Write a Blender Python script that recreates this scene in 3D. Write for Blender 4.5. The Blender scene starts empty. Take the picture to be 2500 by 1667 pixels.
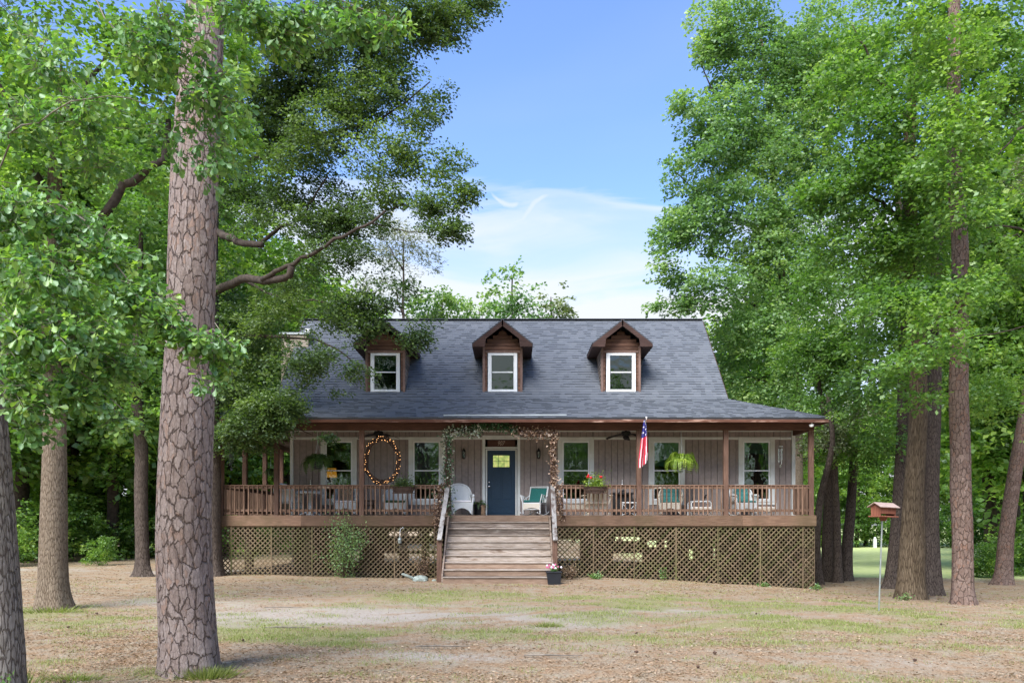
import bpy, math, random
import numpy as np
from mathutils import Vector, Matrix, Euler
random.seed(7); rng = np.random.default_rng(11)
S = bpy.context.scene
COL = S.collection
R = math.radians
EYE = 1.61; F = 2000.0; HZ = 1280.0      # lens and horizon, in photograph pixels

# ------------------------------------------------------------------ camera, sky, sun, exposure
cam_d = bpy.data.cameras.new('camera'); cam = bpy.data.objects.new('camera', cam_d); COL.objects.link(cam)
cam.location = (0, 0, EYE); cam.rotation_euler = (R(90), 0, 0)
cam_d.sensor_width = 36; cam_d.lens = 28.8; cam_d.shift_y = (HZ-833.5)/2500
cam_d.clip_start = 0.1; cam_d.clip_end = 3000
S.camera = cam
SUN_EL, SUN_AZ = 47, 208                  # azimuth the light comes from, measured clockwise from +Y
SUN_STR, SUN_ANG, SKY_STR, EXPO = 2.0, 40, 0.10, 2.02
w = bpy.data.worlds.new('World'); S.world = w; w.use_nodes = True
nt = w.node_tree; nt.nodes.clear()
class NT:
    """small helper to wire shader nodes"""
    def __init__(s, t): s.t = t
    def n(s, typ, **k):
        nd = s.t.nodes.new(typ)
        for a, b in k.items(): setattr(nd, a, b)
        return nd
    def setin(s, nd, i, v):
        if v is None: return
        if isinstance(v, bpy.types.NodeSocket): s.t.links.new(v, nd.inputs[i])
        else: nd.inputs[i].default_value = v
    def m(s, op, a, b=None, c=None, clamp=False):
        nd = s.n('ShaderNodeMath', operation=op); nd.use_clamp = clamp
        for i, v in enumerate((a, b, c)): s.setin(nd, i, v)
        return nd.outputs[0]
    def mix(s, f, a, b, blend='MIX'):
        nd = s.n('ShaderNodeMix', data_type='RGBA', blend_type=blend)
        s.setin(nd, 0, f)
        for i, v in ((6, a), (7, b)):
            if isinstance(v, (tuple, list)) and len(v) == 3: v = (*v, 1)
            s.setin(nd, i, v)
        return nd.outputs[2]
    def mapr(s, v, a, b, c=0.0, d=1.0, smooth=True):
        nd = s.n('ShaderNodeMapRange'); nd.interpolation_type = 'SMOOTHSTEP' if smooth else 'LINEAR'
        for i, x in enumerate((v, a, b, c, d)): s.setin(nd, i, x)
        return nd.outputs[0]
    def noise(s, vec, scale, detail=3, rough=0.55, w=None, dist=0.0):
        nd = s.n('ShaderNodeTexNoise'); s.setin(nd, 'Vector', vec)
        nd.inputs['Scale'].default_value = scale; nd.inputs['Detail'].default_value = detail
        nd.inputs['Roughness'].default_value = rough; nd.inputs['Distortion'].default_value = dist
        return nd.outputs[0]
    def mapping(s, vec, scale=(1,1,1), loc=(0,0,0), rot=(0,0,0)):
        nd = s.n('ShaderNodeMapping'); s.setin(nd, 'Vector', vec)
        nd.inputs['Scale'].default_value = scale; s.setin(nd, 'Location', loc); nd.inputs['Rotation'].default_value = rot
        return nd.outputs[0]
    def ramp(s, f, stops):
        nd = s.n('ShaderNodeValToRGB'); s.setin(nd, 0, f)
        e = nd.color_ramp.elements
        while len(e) < len(stops): e.new(0.5)
        for k, (p, c) in enumerate(stops): e[k].position = p; e[k].color = (*c, 1)
        return nd.outputs[0]
N = NT(nt)
tc = N.n('ShaderNodeTexCoord').outputs['Generated']
sky = N.n('ShaderNodeTexSky'); sky.sky_type = 'NISHITA'; sky.sun_disc = False
sky.sun_elevation = R(SUN_EL); sky.sun_rotation = R(SUN_AZ); sky.air_density = 1.0; sky.dust_density = 0.6; sky.ozone_density = 2.0
sx = N.n('ShaderNodeSeparateXYZ'); nt.links.new(tc, sx.inputs[0])
X_, Y_, Z_ = sx.outputs
# cirrus veil: thick near the horizon, streaky, thinning out overhead
cv = N.mapping(tc, scale=(2.2, 2.2, 11.0), rot=(0.0, R(12), 0.0))
c1 = N.noise(cv, 1.7, 6, 0.5, dist=0.6)
c2 = N.noise(N.mapping(tc, scale=(1, 1, 2.6), loc=(3.1, 0, 0)), 1.3, 4, 0.5, dist=0.3)
lowv = N.mapr(N.m('ADD', Z_, N.m('MULTIPLY', N.m('SUBTRACT', c1, 0.5), 0.30)), 0.33, 0.375, 1.0, 0.0)
veil = N.m('MULTIPLY', N.mapr(N.m('ADD', N.m('MULTIPLY', c1, 0.75), N.m('MULTIPLY', c2, 0.25)), 0.34, 0.52, 0.38, 1.0), lowv, clamp=True)
high = N.m('MULTIPLY', N.mapr(c2, 0.50, 0.80), 0.16)
hz = N.mapr(Z_, 0.02, 0.38, 0.55, 0.0)
# two short wind-torn wisps standing above the veil, in angle from the north axis
u_ = N.m('DIVIDE', X_, N.m('MAXIMUM', Y_, 0.05)); v_ = N.m('DIVIDE', Z_, N.m('MAXIMUM', Y_, 0.05))
front = N.mapr(Y_, 0.3, 0.5)
def wisp(u0, v0, u1, v1, bend, wid):
    # along/across coordinates of a bent streak
    L = math.hypot(u1-u0, v1-v0); cx, cy = (u1-u0)/L, (v1-v0)/L
    du = N.m('SUBTRACT', u_, u0); dv = N.m('SUBTRACT', v_, v0)
    a = N.m('DIVIDE', N.m('ADD', N.m('MULTIPLY', du, cx), N.m('MULTIPLY', dv, cy)), L)
    b = N.m('ADD', N.m('MULTIPLY', du, -cy), N.m('MULTIPLY', dv, cx))
    arc = N.m('MULTIPLY', N.m('MULTIPLY', a, N.m('SUBTRACT', 1.0, a)), bend)
    wv = N.m('MULTIPLY', N.m('SUBTRACT', N.noise(N.mapping(tc, scale=(1,1,1)), 60, 2), 0.5), 0.006)
    q = N.m('ABSOLUTE', N.m('ADD', N.m('SUBTRACT', b, arc), wv))
    g = N.mapr(N.m('DIVIDE', q, N.m('ADD', wid*0.22, N.m('MULTIPLY', N.m('SUBTRACT', 1.0, a), wid*0.75))), 0.0, 1.3, 1.0, 0.0)
    ends = N.m('MULTIPLY', N.mapr(a, -0.1, 0.12), N.mapr(a, 0.6, 1.05, 1.0, 0.0))
    return N.m('MULTIPLY', N.m('MULTIPLY', g, ends), front)
def uv(px, py): return ((px-1250)/F, (HZ-py)/F)
w1 = wisp(*uv(1272, 548), *uv(1368, 466), 0.035, 0.010)
w2 = wisp(*uv(1245, 545), *uv(1274, 488), -0.05, 0.008)
w3 = wisp(*uv(1268, 500), *uv(1195, 462), 0.03, 0.007)
wis = N.m('MULTIPLY', N.m('MAXIMUM', N.m('MAXIMUM', w1, w2), w3), 0.7)
cl = N.m('ADD', N.m('MAXIMUM', N.m('MAXIMUM', N.m('MULTIPLY', veil, 0.85), high), wis), hz, clamp=True)
skyc = N.mix(1.0, sky.outputs[0], (0.64, 0.70, 0.86), 'MULTIPLY')
CLOUD = 2.5
skyc = N.mix(cl, skyc, (CLOUD*0.93, CLOUD*0.98, CLOUD*1.04))
bg = N.n('ShaderNodeBackground'); nt.links.new(skyc, bg.inputs[0]); bg.inputs[1].default_value = SKY_STR
out = N.n('ShaderNodeOutputWorld'); nt.links.new(bg.outputs[0], out.inputs[0])
sun_d = bpy.data.lights.new('sun', 'SUN'); sun_d.energy = SUN_STR; sun_d.angle = R(SUN_ANG); sun_d.color = (1.0, 0.965, 0.91)
sun = bpy.data.objects.new('sun', sun_d); COL.objects.link(sun)
az = R(SUN_AZ); el = R(SUN_EL)
sdir = Vector((math.sin(az)*math.cos(el), math.cos(az)*math.cos(el), math.sin(el)))
sun.rotation_euler = sdir.to_track_quat('Z', 'Y').to_euler(); sun.location = sdir*60
vs = S.view_settings; vs.view_transform = 'Standard'; vs.look = 'None'; vs.exposure = EXPO; vs.gamma = 1; vs.use_curve_mapping = False
S.render.engine = 'CYCLES'; S.cycles.max_bounces = 8; S.cycles.transparent_max_bounces = 12
S.cycles.diffuse_bounces = 6; S.cycles.transmission_bounces = 8; S.cycles.use_denoising = True

# ------------------------------------------------------------------ helpers
def tag(o, label=None, cat=None, group=None, kind=None):
    if label: o['label'] = label
    if cat: o['category'] = cat
    if group: o['group'] = group
    if kind: o['kind'] = kind
    return o
def empty(name, loc=(0,0,0), rz=0.0):
    o = bpy.data.objects.new(name, None); COL.objects.link(o); o.location = loc; o.rotation_euler.z = rz
    o.empty_display_size = 0.1
    return o
def link(name, me, parent=None, world=False):
    """world=True: the mesh is in world coordinates under an unrotated root"""
    o = bpy.data.objects.new(name, me); COL.objects.link(o)
    if parent is not None:
        o.parent = parent
        if world:
            p = parent; t = Vector((0,0,0))
            while p is not None: t += p.location if p.type == 'EMPTY' else Vector((0,0,0)); p = p.parent
            o.matrix_parent_inverse = Matrix.Translation(-t) if parent.type == 'EMPTY' else Matrix.Identity(4)
    return o
class MB:
    def __init__(s): s.v = []; s.f = []; s.mi = []; s.cur = 0
    def add(s, vs, fs):
        b = len(s.v); s.v += [tuple(p) for p in vs]
        for f in fs: s.f.append(tuple(i+b for i in f)); s.mi.append(s.cur)
        return s
    def box(s, x0, x1, y0, y1, z0, z1):
        return s.add([(x0,y0,z0),(x1,y0,z0),(x1,y1,z0),(x0,y1,z0),(x0,y0,z1),(x1,y0,z1),(x1,y1,z1),(x0,y1,z1)],
            [(0,3,2,1),(4,5,6,7),(0,1,5,4),(1,2,6,5),(2,3,7,6),(3,0,4,7)])
    def bev(s, x0, x1, y0, y1, z0, z1, b=0.006):
        """box with chamfered long edges (as wide as it reads): an octagonal section along the longest side"""
        d = (x1-x0, y1-y0, z1-z0); k = d.index(max(d))
        lo = [(y0,z0,y1,z1),(x0,z0,x1,z1),(x0,y0,x1,y1)][k]
        a0,c0,a1,c1 = lo; b = min(b, (a1-a0)*0.3, (c1-c0)*0.3)
        sec = [(a0+b,c0),(a1-b,c0),(a1,c0+b),(a1,c1-b),(a1-b,c1),(a0+b,c1),(a0,c1-b),(a0,c0+b)]
        e0, e1 = [(x0,x1),(y0,y1),(z0,z1)][k]
        mk = [lambda e,p:(e,p[0],p[1]), lambda e,p:(p[0],e,p[1]), lambda e,p:(p[0],p[1],e)][k]
        vs = [mk(e0,p) for p in sec]+[mk(e1,p) for p in sec]
        fs = [(i,(i+1)%8,8+(i+1)%8,8+i) for i in range(8)]+[tuple(range(7,-1,-1)), tuple(range(8,16))]
        if k == 1: fs = [f[::-1] for f in fs]
        return s.add(vs, fs)
    def beam(s, p, q, w, h, up=(0,0,1)):
        p = Vector(p); q = Vector(q); d = (q-p).normalized(); up = Vector(up)
        r = d.cross(up)
        if r.length < 1e-4: r = d.cross(Vector((0,1,0)))
        r.normalize(); u = r.cross(d).normalized(); r *= w/2; u *= h/2
        return s.add([p-r-u,p+r-u,p+r+u,p-r+u,q-r-u,q+r-u,q+r+u,q-r+u],
            [(0,1,2,3),(7,6,5,4),(0,4,5,1),(1,5,6,2),(2,6,7,3),(3,7,4,0)])
    def tube(s, pts, rad, n=8, cap=True):
        pts = [Vector(p) for p in pts]
        if not hasattr(rad, '__len__'): rad = [rad]*len(pts)
        vs = []; prev = None
        for i, p in enumerate(pts):
            d = (pts[min(i+1,len(pts)-1)]-pts[max(i-1,0)]).normalized()
            if prev is None:
                a = Vector((0,0,1)) if abs(d.z) < 0.9 else Vector((1,0,0)); r = d.cross(a).normalized()
            else: r = (prev - d*prev.dot(d)).normalized()
            prev = r; u = d.cross(r)
            for k in range(n):
                t = 2*math.pi*k/n; vs.append(p+(r*math.cos(t)+u*math.sin(t))*rad[i])
        fs = []
        for i in range(len(pts)-1):
            for k in range(n): fs.append((i*n+k, i*n+(k+1)%n, (i+1)*n+(k+1)%n, (i+1)*n+k))
        if cap: fs += [tuple(range(n-1,-1,-1)), tuple((len(pts)-1)*n+k for k in range(n))]
        return s.add(vs, fs)
    def lathe(s, prof, c=(0,0,0), n=16):
        vs = [(c[0]+r*math.cos(2*math.pi*k/n), c[1]+r*math.sin(2*math.pi*k/n), c[2]+z) for r, z in prof for k in range(n)]
        fs = [(i*n+k, i*n+(k+1)%n, (i+1)*n+(k+1)%n, (i+1)*n+k) for i in range(len(prof)-1) for k in range(n)]
        fs += [tuple(range(n-1,-1,-1)), tuple((len(prof)-1)*n+k for k in range(n))]
        return s.add(vs, fs)
    def ball(s, c, r, n=8, sq=(1,1,1)):
        m = n//2+1
        prof = [(max(1e-4, math.sin(math.pi*i/(m))), -math.cos(math.pi*i/m)) for i in range(m+1)]
        vs = [(c[0]+a*r*sq[0]*math.cos(2*math.pi*k/n), c[1]+a*r*sq[1]*math.sin(2*math.pi*k/n), c[2]+z*r*sq[2]) for a, z in prof for k in range(n)]
        fs = [(i*n+k, i*n+(k+1)%n, (i+1)*n+(k+1)%n, (i+1)*n+k) for i in range(m) for k in range(n)]
        return s.add(vs, fs)
    def poly(s, pts, d):
        """prism: polygon pts extruded by vector d"""
        n = len(pts); d = Vector(d)
        vs = [Vector(p) for p in pts]+[Vector(p)+d for p in pts]
        return s.add(vs, [tuple(range(n-1,-1,-1)), tuple(range(n,2*n))]+[(i,(i+1)%n,n+(i+1)%n,n+i) for i in range(n)])
    def surf(s, fn, nu, nv, th=0.0):
        P = [[Vector(fn(i/nu, j/nv)) for i in range(nu+1)] for j in range(nv+1)]
        vs = [p for row in P for p in row]; W = nu+1
        fs = [(j*W+i, j*W+i+1, (j+1)*W+i+1, (j+1)*W+i) for j in range(nv) for i in range(nu)]
        if th:
            nb = len(vs); back = []
            for j in range(nv+1):
                for i in range(nu+1):
                    a = P[j][min(i+1,nu)]-P[j][max(i-1,0)]; b = P[min(j+1,nv)][i]-P[max(j-1,0)][i]
                    n_ = a.cross(b); n_ = n_.normalized() if n_.length > 1e-9 else Vector((0,1,0))
                    back.append(P[j][i]-n_*th)
            vs += back; fs += [tuple(x+nb for x in f[::-1]) for f in fs]
            edge = [i for i in range(W)]+[j*W+nu for j in range(1,nv+1)]+[nv*W+i for i in range(nu-1,-1,-1)]+[j*W for j in range(nv-1,0,-1)]
            for k in range(len(edge)):
                a, b = edge[k], edge[(k+1)%len(edge)]; fs.append((b, a, a+nb, b+nb))
        return s.add(vs, fs)
    def mesh(s, name, mats, smooth=False):
        me = bpy.data.meshes.new(name); me.from_pydata(s.v, [], s.f)
        for m_ in (mats if isinstance(mats, (list, tuple)) else [mats]): me.materials.append(m_)
        if any(s.mi): me.polygons.foreach_set('material_index', s.mi)
        if smooth:
            me.polygons.foreach_set('use_smooth', [True]*len(me.polygons))
        me.update(); return me
    def build(s, name, mats, parent=None, world=False, smooth=False):
        return link(name, s.mesh(name, mats, smooth), parent, world)
def copy_tree(o, parent=None):
    c = o.copy(); COL.objects.link(c); c.parent = parent
    for ch in list(o.children): 
        d = copy_tree(ch, c); d.matrix_parent_inverse = ch.matrix_parent_inverse.copy()
    return c
def at(px, py, d): return Vector(((px-1250)*d/F, d, EYE+(HZ-py)*d/F))
def gz(x, y):
    """height of the ground"""
    x = np.asarray(x, float); y = np.asarray(y, float)
    def ss(a, b, t): t = np.clip((t-a)/(b-a), 0, 1); return t*t*(3-2*t)
    z = 0.09*ss(2, 9, -x)*ss(14, 24, y) - 0.36*ss(2.5, 10.5, x)*ss(13, 24, y)
    z = z - 0.10*ss(9, 20, x)*ss(8, 20, y) + 0.05*np.sin(x*0.31+1)*np.sin(y*0.23)*ss(26, 40, y)
    z = z + 0.015*np.sin(x*1.3+0.4*y)*np.sin(y*0.9) * (1-ss(21,23,y)*(1-ss(34,36,y)))
    return z
def gh(x, y): return float(gz(x, y))
def n3(p, f, seed=0, oct=3):
    """cheap smooth noise in about -1..1"""
    r = np.random.default_rng(seed); v = np.zeros(len(p)); a = 1.0; t = 0
    for o in range(oct):
        for k in range(4):
            d = r.normal(size=3); d /= np.linalg.norm(d)
            v += a*np.sin((p@d)*f*(0.8+0.5*r.random())+r.random()*6.28+1.7*np.sin((p@np.roll(d,1))*f*0.7))
        t += a*2.0; a *= 0.55; f *= 2.1
    return v/t
def np_mesh(name, verts, faces, mat, attrs=(), smooth=False):
    """verts (n,3), faces (m,k) all the same size; attrs: (name, domain, values)"""
    me = bpy.data.meshes.new(name); k = faces.shape[1]
    me.vertices.add(len(verts)); me.vertices.foreach_set('co', np.ascontiguousarray(verts, np.float32).ravel())
    me.loops.add(faces.size); me.loops.foreach_set('vertex_index', np.ascontiguousarray(faces, np.int32).ravel())
    me.polygons.add(len(faces)); me.polygons.foreach_set('loop_start', np.arange(0, faces.size, k, dtype=np.int32))
    me.polygons.foreach_set('loop_total', np.full(len(faces), k, np.int32))
    if smooth: me.polygons.foreach_set('use_smooth', np.ones(len(faces), bool))
    for an, dom, val in attrs:
        a = me.attributes.new(an, 'FLOAT', dom); a.data.foreach_set('value', np.ascontiguousarray(val, np.float32))
    me.materials.append(mat); me.update(calc_edges=True); return me

# ------------------------------------------------------------------ materials
def newmat(name):
    m = bpy.data.materials.new(name); m.use_nodes = True; t = m.node_tree; t.nodes.clear(); n = NT(t)
    n.out = n.n('ShaderNodeOutputMaterial'); return m, n
def principled(n, col, rough=0.6, bump=None, bstr=0.3, bdist=0.01, metal=0.0, spec=0.3, **kw):
    p = n.n('ShaderNodeBsdfPrincipled')
    if isinstance(col, (tuple, list)): col = (*col[:3], 1)
    n.setin(p, 'Base Color', col); n.setin(p, 'Roughness', rough); n.setin(p, 'Metallic', metal); n.setin(p, 'Specular IOR Level', spec)
    for a, b in kw.items(): n.setin(p, a, b)
    if bump is not None:
        b = n.n('ShaderNodeBump'); n.setin(b, 'Height', bump); b.inputs['Strength'].default_value = bstr; b.inputs['Distance'].default_value = bdist
        n.t.links.new(b.outputs[0], p.inputs['Normal'])
    n.t.links.new(p.outputs[0], n.out.inputs[0]); return p
def objvec(n, rand=True):
    v = n.n('ShaderNodeTexCoord').outputs['Object']
    if not rand: return v
    r = n.n('ShaderNodeObjectInfo').outputs['Random']
    a = n.n('ShaderNodeVectorMath', operation='ADD'); n.t.links.new(v, a.inputs[0])
    c = n.n('ShaderNodeCombineXYZ'); q = n.m('MULTIPLY', r, 37.0)
    for i in range(3): n.t.links.new(q, c.inputs[i])
    n.t.links.new(c.outputs[0], a.inputs[1]); return a.outputs[0]
def wood(name, c1, c2, axis=0, worn=None, wornamt=0.5, rough=0.75, rv=0.25, green=0.0):
    """weathered boards: grain along one axis, tone varies from board to board"""
    m, n = newmat(name); v = objvec(n)
    sc = [14, 14, 14]; sc[axis] = 1.1
    g = n.noise(n.mapping(v, scale=tuple(sc)), 3.2, 5, 0.6)
    b = n.noise(v, 2.2, 3)
    col = n.mix(n.mapr(g, 0.3, 0.7), c1, c2)
    col = n.mix(n.mapr(b, 0.3, 0.75, 0.0, 0.45), col, tuple(x*0.6 for x in c1))
    if worn is not None:
        sc2 = [5, 5, 5]; sc2[axis] = 0.9
        k = n.noise(n.mapping(v, scale=tuple(sc2)), 1.3, 5, 0.65)
        col = n.mix(n.mapr(k, 0.62-0.25*wornamt, 0.72-0.12*wornamt), col, worn)
    if green:
        k2 = n.noise(v, 1.1, 3); col = n.mix(n.m('MULTIPLY', n.mapr(k2, 0.42, 0.7), green), col, (0.09, 0.11, 0.03))
    r = n.n('ShaderNodeObjectInfo').outputs['Random']
    hsv = n.n('ShaderNodeHueSaturation'); n.setin(hsv, 'Color', col); n.setin(hsv, 'Value', n.mapr(r, 0, 1, 1-rv, 1+rv, smooth=False))
    principled(n, hsv.outputs[0], rough, bump=g, bstr=0.5, bdist=0.004, spec=0.25); return m
def plain(name, c, rough=0.6, var=0.12, scale=6, metal=0.0, bump=0.15, spec=0.35, dirt=None, dirtamt=0.3):
    m, n = newmat(name); v = objvec(n)
    a = n.noise(v, scale, 4)
    col = n.mix(n.mapr(a, 0.3, 0.7), tuple(x*(1-var) for x in c), tuple(min(1, x*(1+var)) for x in c))
    if dirt is not None:
        d = n.noise(v, scale*0.4, 5, 0.65); col = n.mix(n.m('MULTIPLY', n.mapr(d, 0.45, 0.72), dirtamt), col, dirt)
    principled(n, col, rough, bump=n.noise(v, scale*8, 3), bstr=bump, bdist=0.004, metal=metal, spec=spec); return m
def glass(name, tint=(0.75, 0.85, 0.8), refl=0.16):
    m, n = newmat(name)
    g = n.n('ShaderNodeBsdfGlossy'); g.inputs['Color'].default_value = (0.9, 0.97, 0.93, 1)
    v = n.n('ShaderNodeTexCoord').outputs['Object']
    b = n.n('ShaderNodeBump'); n.setin(b, 'Height', n.noise(v, 2.5, 2)); b.inputs['Strength'].default_value = 0.12; b.inputs['Distance'].default_value = 0.05
    n.t.links.new(b.outputs[0], g.inputs['Normal']); g.inputs['Roughness'].default_value = 0.015
    t = n.n('ShaderNodeBsdfTransparent'); t.inputs['Color'].default_value = (*tint, 1)
    fr = n.n('ShaderNodeFresnel'); fr.inputs['IOR'].default_value = 1.5
    f = n.m('ADD', fr.outputs[0], refl, clamp=True)
    mx = n.n('ShaderNodeMixShader'); n.setin(mx, 0, f); n.t.links.new(t.outputs[0], mx.inputs[1]); n.t.links.new(g.outputs[0], mx.inputs[2])
    n.t.links.new(mx.outputs[0], n.out.inputs[0]); return m
def emit(name, c, s):
    m, n = newmat(name); e = n.n('ShaderNodeEmission'); e.inputs[0].default_value = (*c, 1); e.inputs[1].default_value = s
    n.t.links.new(e.outputs[0], n.out.inputs[0]); return m
def leafmat(name, dark, mid, light, trans=0.4, gloss=0.08):
    m, n = newmat(name)
    a = n.n('ShaderNodeAttribute'); a.attribute_name = 'tint'
    col = n.ramp(a.outputs['Fac'], [(0.0, dark), (0.5, mid), (1.0, light)])
    tr = n.mix(1.0, col, (1.25, 1.45, 0.55), 'MULTIPLY')
    d = n.n('ShaderNodeBsdfDiffuse'); n.t.links.new(col, d.inputs[0])
    t = n.n('ShaderNodeBsdfTranslucent'); n.t.links.new(tr, t.inputs[0])
    g = n.n('ShaderNodeBsdfGlossy'); g.inputs['Roughness'].default_value = 0.48; g.inputs['Color'].default_value = (0.6, 0.7, 0.65, 1)
    m1 = n.n('ShaderNodeMixShader'); m1.inputs[0].default_value = trans; n.t.links.new(d.outputs[0], m1.inputs[1]); n.t.links.new(t.outputs[0], m1.inputs[2])
    m2 = n.n('ShaderNodeMixShader'); m2.inputs[0].default_value = gloss; n.t.links.new(m1.outputs[0], m2.inputs[1]); n.t.links.new(g.outputs[0], m2.inputs[2])
    n.t.links.new(m2.outputs[0], n.out.inputs[0]); return m
def barkmat(name, plate1, plate2, crack, warm=None, cw=0.09, ch=0.17, wid=0.10, relief=0.02, fine=34, flake=True):
    """bark laid out in metres round and along the trunk (attributes bu, bv): plates parted by fissures, flakes on the plates"""
    m, n = newmat(name)
    def at_(s_): q = n.n('ShaderNodeAttribute'); q.attribute_name = s_; return q.outputs['Fac']
    v = n.n('ShaderNodeTexCoord').outputs['Object']
    cb = n.n('ShaderNodeCombineXYZ'); n.setin(cb, 0, n.m('DIVIDE', at_('bu'), cw)); n.setin(cb, 1, n.m('DIVIDE', at_('bv'), ch)); base = cb.outputs[0]
    def warp(vec, sc, amt, seed):
        nz = n.n('ShaderNodeTexNoise'); n.setin(nz, 'Vector', n.mapping(vec, loc=(seed, seed*2, 0))); nz.inputs['Scale'].default_value = sc; nz.inputs['Detail'].default_value = 4
        sb = n.n('ShaderNodeVectorMath', operation='SUBTRACT'); n.t.links.new(nz.outputs['Color'], sb.inputs[0]); sb.inputs[1].default_value = (0.5, 0.5, 0.5)
        sc_ = n.n('ShaderNodeVectorMath', operation='SCALE'); n.t.links.new(sb.outputs[0], sc_.inputs[0]); sc_.inputs['Scale'].default_value = amt
        ad = n.n('ShaderNodeVectorMath', operation='ADD'); n.t.links.new(vec, ad.inputs[0]); n.t.links.new(sc_.outputs[0], ad.inputs[1]); return ad.outputs[0]
    def vor(vec, feat, sc=1.0):
        q = n.n('ShaderNodeTexVoronoi', voronoi_dimensions='2D', feature=feat); n.t.links.new(vec, q.inputs['Vector']); q.inputs['Scale'].default_value = sc; q.inputs['Randomness'].default_value = 0.95; return q
    w1 = warp(warp(base, 0.8, 0.8, 0.0), 3.2, 0.55, 9.0)
    wn = n.mapr(n.noise(n.mapping(base, scale=(1.0, 0.5, 1)), 1.1, 4, 0.65), 0.32, 0.68, 0.10, 1.5)
    e1 = vor(w1, 'DISTANCE_TO_EDGE').outputs['Distance']; cc = vor(w1, 'F1').outputs['Color']
    sp = n.n('ShaderNodeSeparateColor'); n.t.links.new(cc, sp.inputs[0]); cell = sp.outputs[0]; cell2 = sp.outputs[1]
    w2 = warp(base, 3.0, 0.5, 4.0); e2 = vor(w2, 'DISTANCE_TO_EDGE', 2.7).outputs['Distance']; c2 = n.n('ShaderNodeSeparateColor'); n.t.links.new(vor(w2, 'F1', 2.7).outputs['Color'], c2.inputs[0])
    fis = n.mapr(e1, n.m('MULTIPLY', wn, -0.02), n.m('MULTIPLY', wn, wid)); fl = n.mapr(e2, 0.0, 0.10, 0.55, 1.0)
    f = n.noise(n.mapping(v, scale=(1, 1, 0.4)), fine, 5, 0.7)
    col = n.mix(n.m('ADD', n.m('MULTIPLY', cell, 0.6), n.m('MULTIPLY', c2.outputs[0], 0.4)), plate1, plate2)
    if warm is not None: col = n.mix(n.mapr(n.m('ADD', n.m('MULTIPLY', cell2, 0.5), n.m('MULTIPLY', c2.outputs[1], 0.5)), 0.66, 0.80, 0, 0.8), col, warm)
    col = n.mix(n.mapr(f, 0.25, 0.8, 0.0, 0.5), col, tuple(x*0.5 for x in plate1))
    if flake: col = n.mix(fl, tuple(x*0.45 for x in plate1), col)
    big = n.noise(v, 1.6, 4); col = n.mix(n.mapr(big, 0.4, 0.75, 0, 0.35), col, tuple(x*0.75 for x in plate2))
    fu = n.noise(n.mapping(base, scale=(1.6, 0.22, 1)), 1.5, 5, 0.7)
    col = n.mix(n.mapr(fu, 0.32, 0.50, 0.85, 0.0), col, tuple(x*1.6 for x in crack))
    col = n.mix(fis, crack, col)
    h = n.m('ADD', n.m('ADD', n.m('MULTIPLY', fis, 0.65), n.m('MULTIPLY', fl, 0.15 if flake else 0.05)), n.m('ADD', n.m('MULTIPLY', f, 0.22), n.m('MULTIPLY', c2.outputs[0], 0.12)))
    principled(n, col, 0.92, bump=h, bstr=0.9, bdist=relief, spec=0.12); return m
M = {}
M['post'] = wood('stained_post', (0.095, 0.053, 0.037), (0.165, 0.098, 0.07), 2)
M['railwood'] = wood('rail_wood', (0.14, 0.078, 0.052), (0.25, 0.155, 0.105), 0, worn=(0.40, 0.33, 0.26), wornamt=0.15)
M['baluster'] = wood('baluster_wood', (0.15, 0.088, 0.058), (0.25, 0.16, 0.11), 2, rv=0.3)
M['rim'] = wood('rim_wood', (0.135, 0.08, 0.052), (0.215, 0.135, 0.09), 0, green=0.15)
M['slat'] = wood('lattice_wood', (0.118, 0.084, 0.05), (0.20, 0.148, 0.092), 0, green=0.6, rv=0.3)
M['step'] = wood('step_wood', (0.19, 0.135, 0.10), (0.35, 0.28, 0.23), 0, worn=(0.09, 0.065, 0.05), wornamt=0.35)
M['steppale'] = wood('step_wood_grey', (0.28, 0.225, 0.18), (0.46, 0.40, 0.35), 0, worn=(0.15, 0.10, 0.07), wornamt=0.3)
M['stepdark'] = wood('step_wood_stained', (0.10, 0.075, 0.06), (0.26, 0.21, 0.175), 0, worn=(0.36, 0.32, 0.28), wornamt=0.35)
M['stepbrown'] = wood('step_wood_brown', (0.20, 0.13, 0.088), (0.32, 0.23, 0.17), 0)
M['handrail'] = wood('worn_painted_rail', (0.30, 0.28, 0.26), (0.47, 0.46, 0.45), 1, worn=(0.13, 0.10, 0.085), wornamt=0.6)
M['fascia'] = wood('fascia_wood', (0.10, 0.042, 0.028), (0.165, 0.075, 0.05), 0, worn=(0.42, 0.27, 0.21), wornamt=0.25)
M['beam'] = wood('beam_wood', (0.085, 0.04, 0.028), (0.14, 0.07, 0.05), 0)
M['dormtrim'] = wood('dormer_fascia', (0.040, 0.022, 0.018), (0.075, 0.042, 0.035), 0)
M['clap'] = wood('clapboard', (0.11, 0.055, 0.037), (0.215, 0.118, 0.082), 0, rv=0.25)
M['clapside'] = wood('clapboard_side', (0.20, 0.155, 0.125), (0.33, 0.27, 0.225), 1, rv=0.25)
M['corner'] = wood('corner_board', (0.17, 0.105, 0.085), (0.27, 0.18, 0.15), 2)
M['chimney'] = wood('chimney_boards', (0.33, 0.28, 0.22), (0.46, 0.40, 0.32), 0)
M['plank'] = plain('siding_taupe', (0.285, 0.24, 0.222), 0.8, 0.10, 9, bump=0.3)
M['groove'] = plain('siding_groove', (0.10, 0.085, 0.082), 0.9)
M['trim'] = plain('trim_white', (0.66, 0.69, 0.67), 0.55, 0.05, 5, dirt=(0.42, 0.40, 0.34), dirtamt=0.35)
M['vinyl'] = plain('vinyl_white', (0.82, 0.84, 0.85), 0.4, 0.03, 4)
M['glass'] = glass('window_glass', (0.5, 0.62, 0.56), 0.07)
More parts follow.
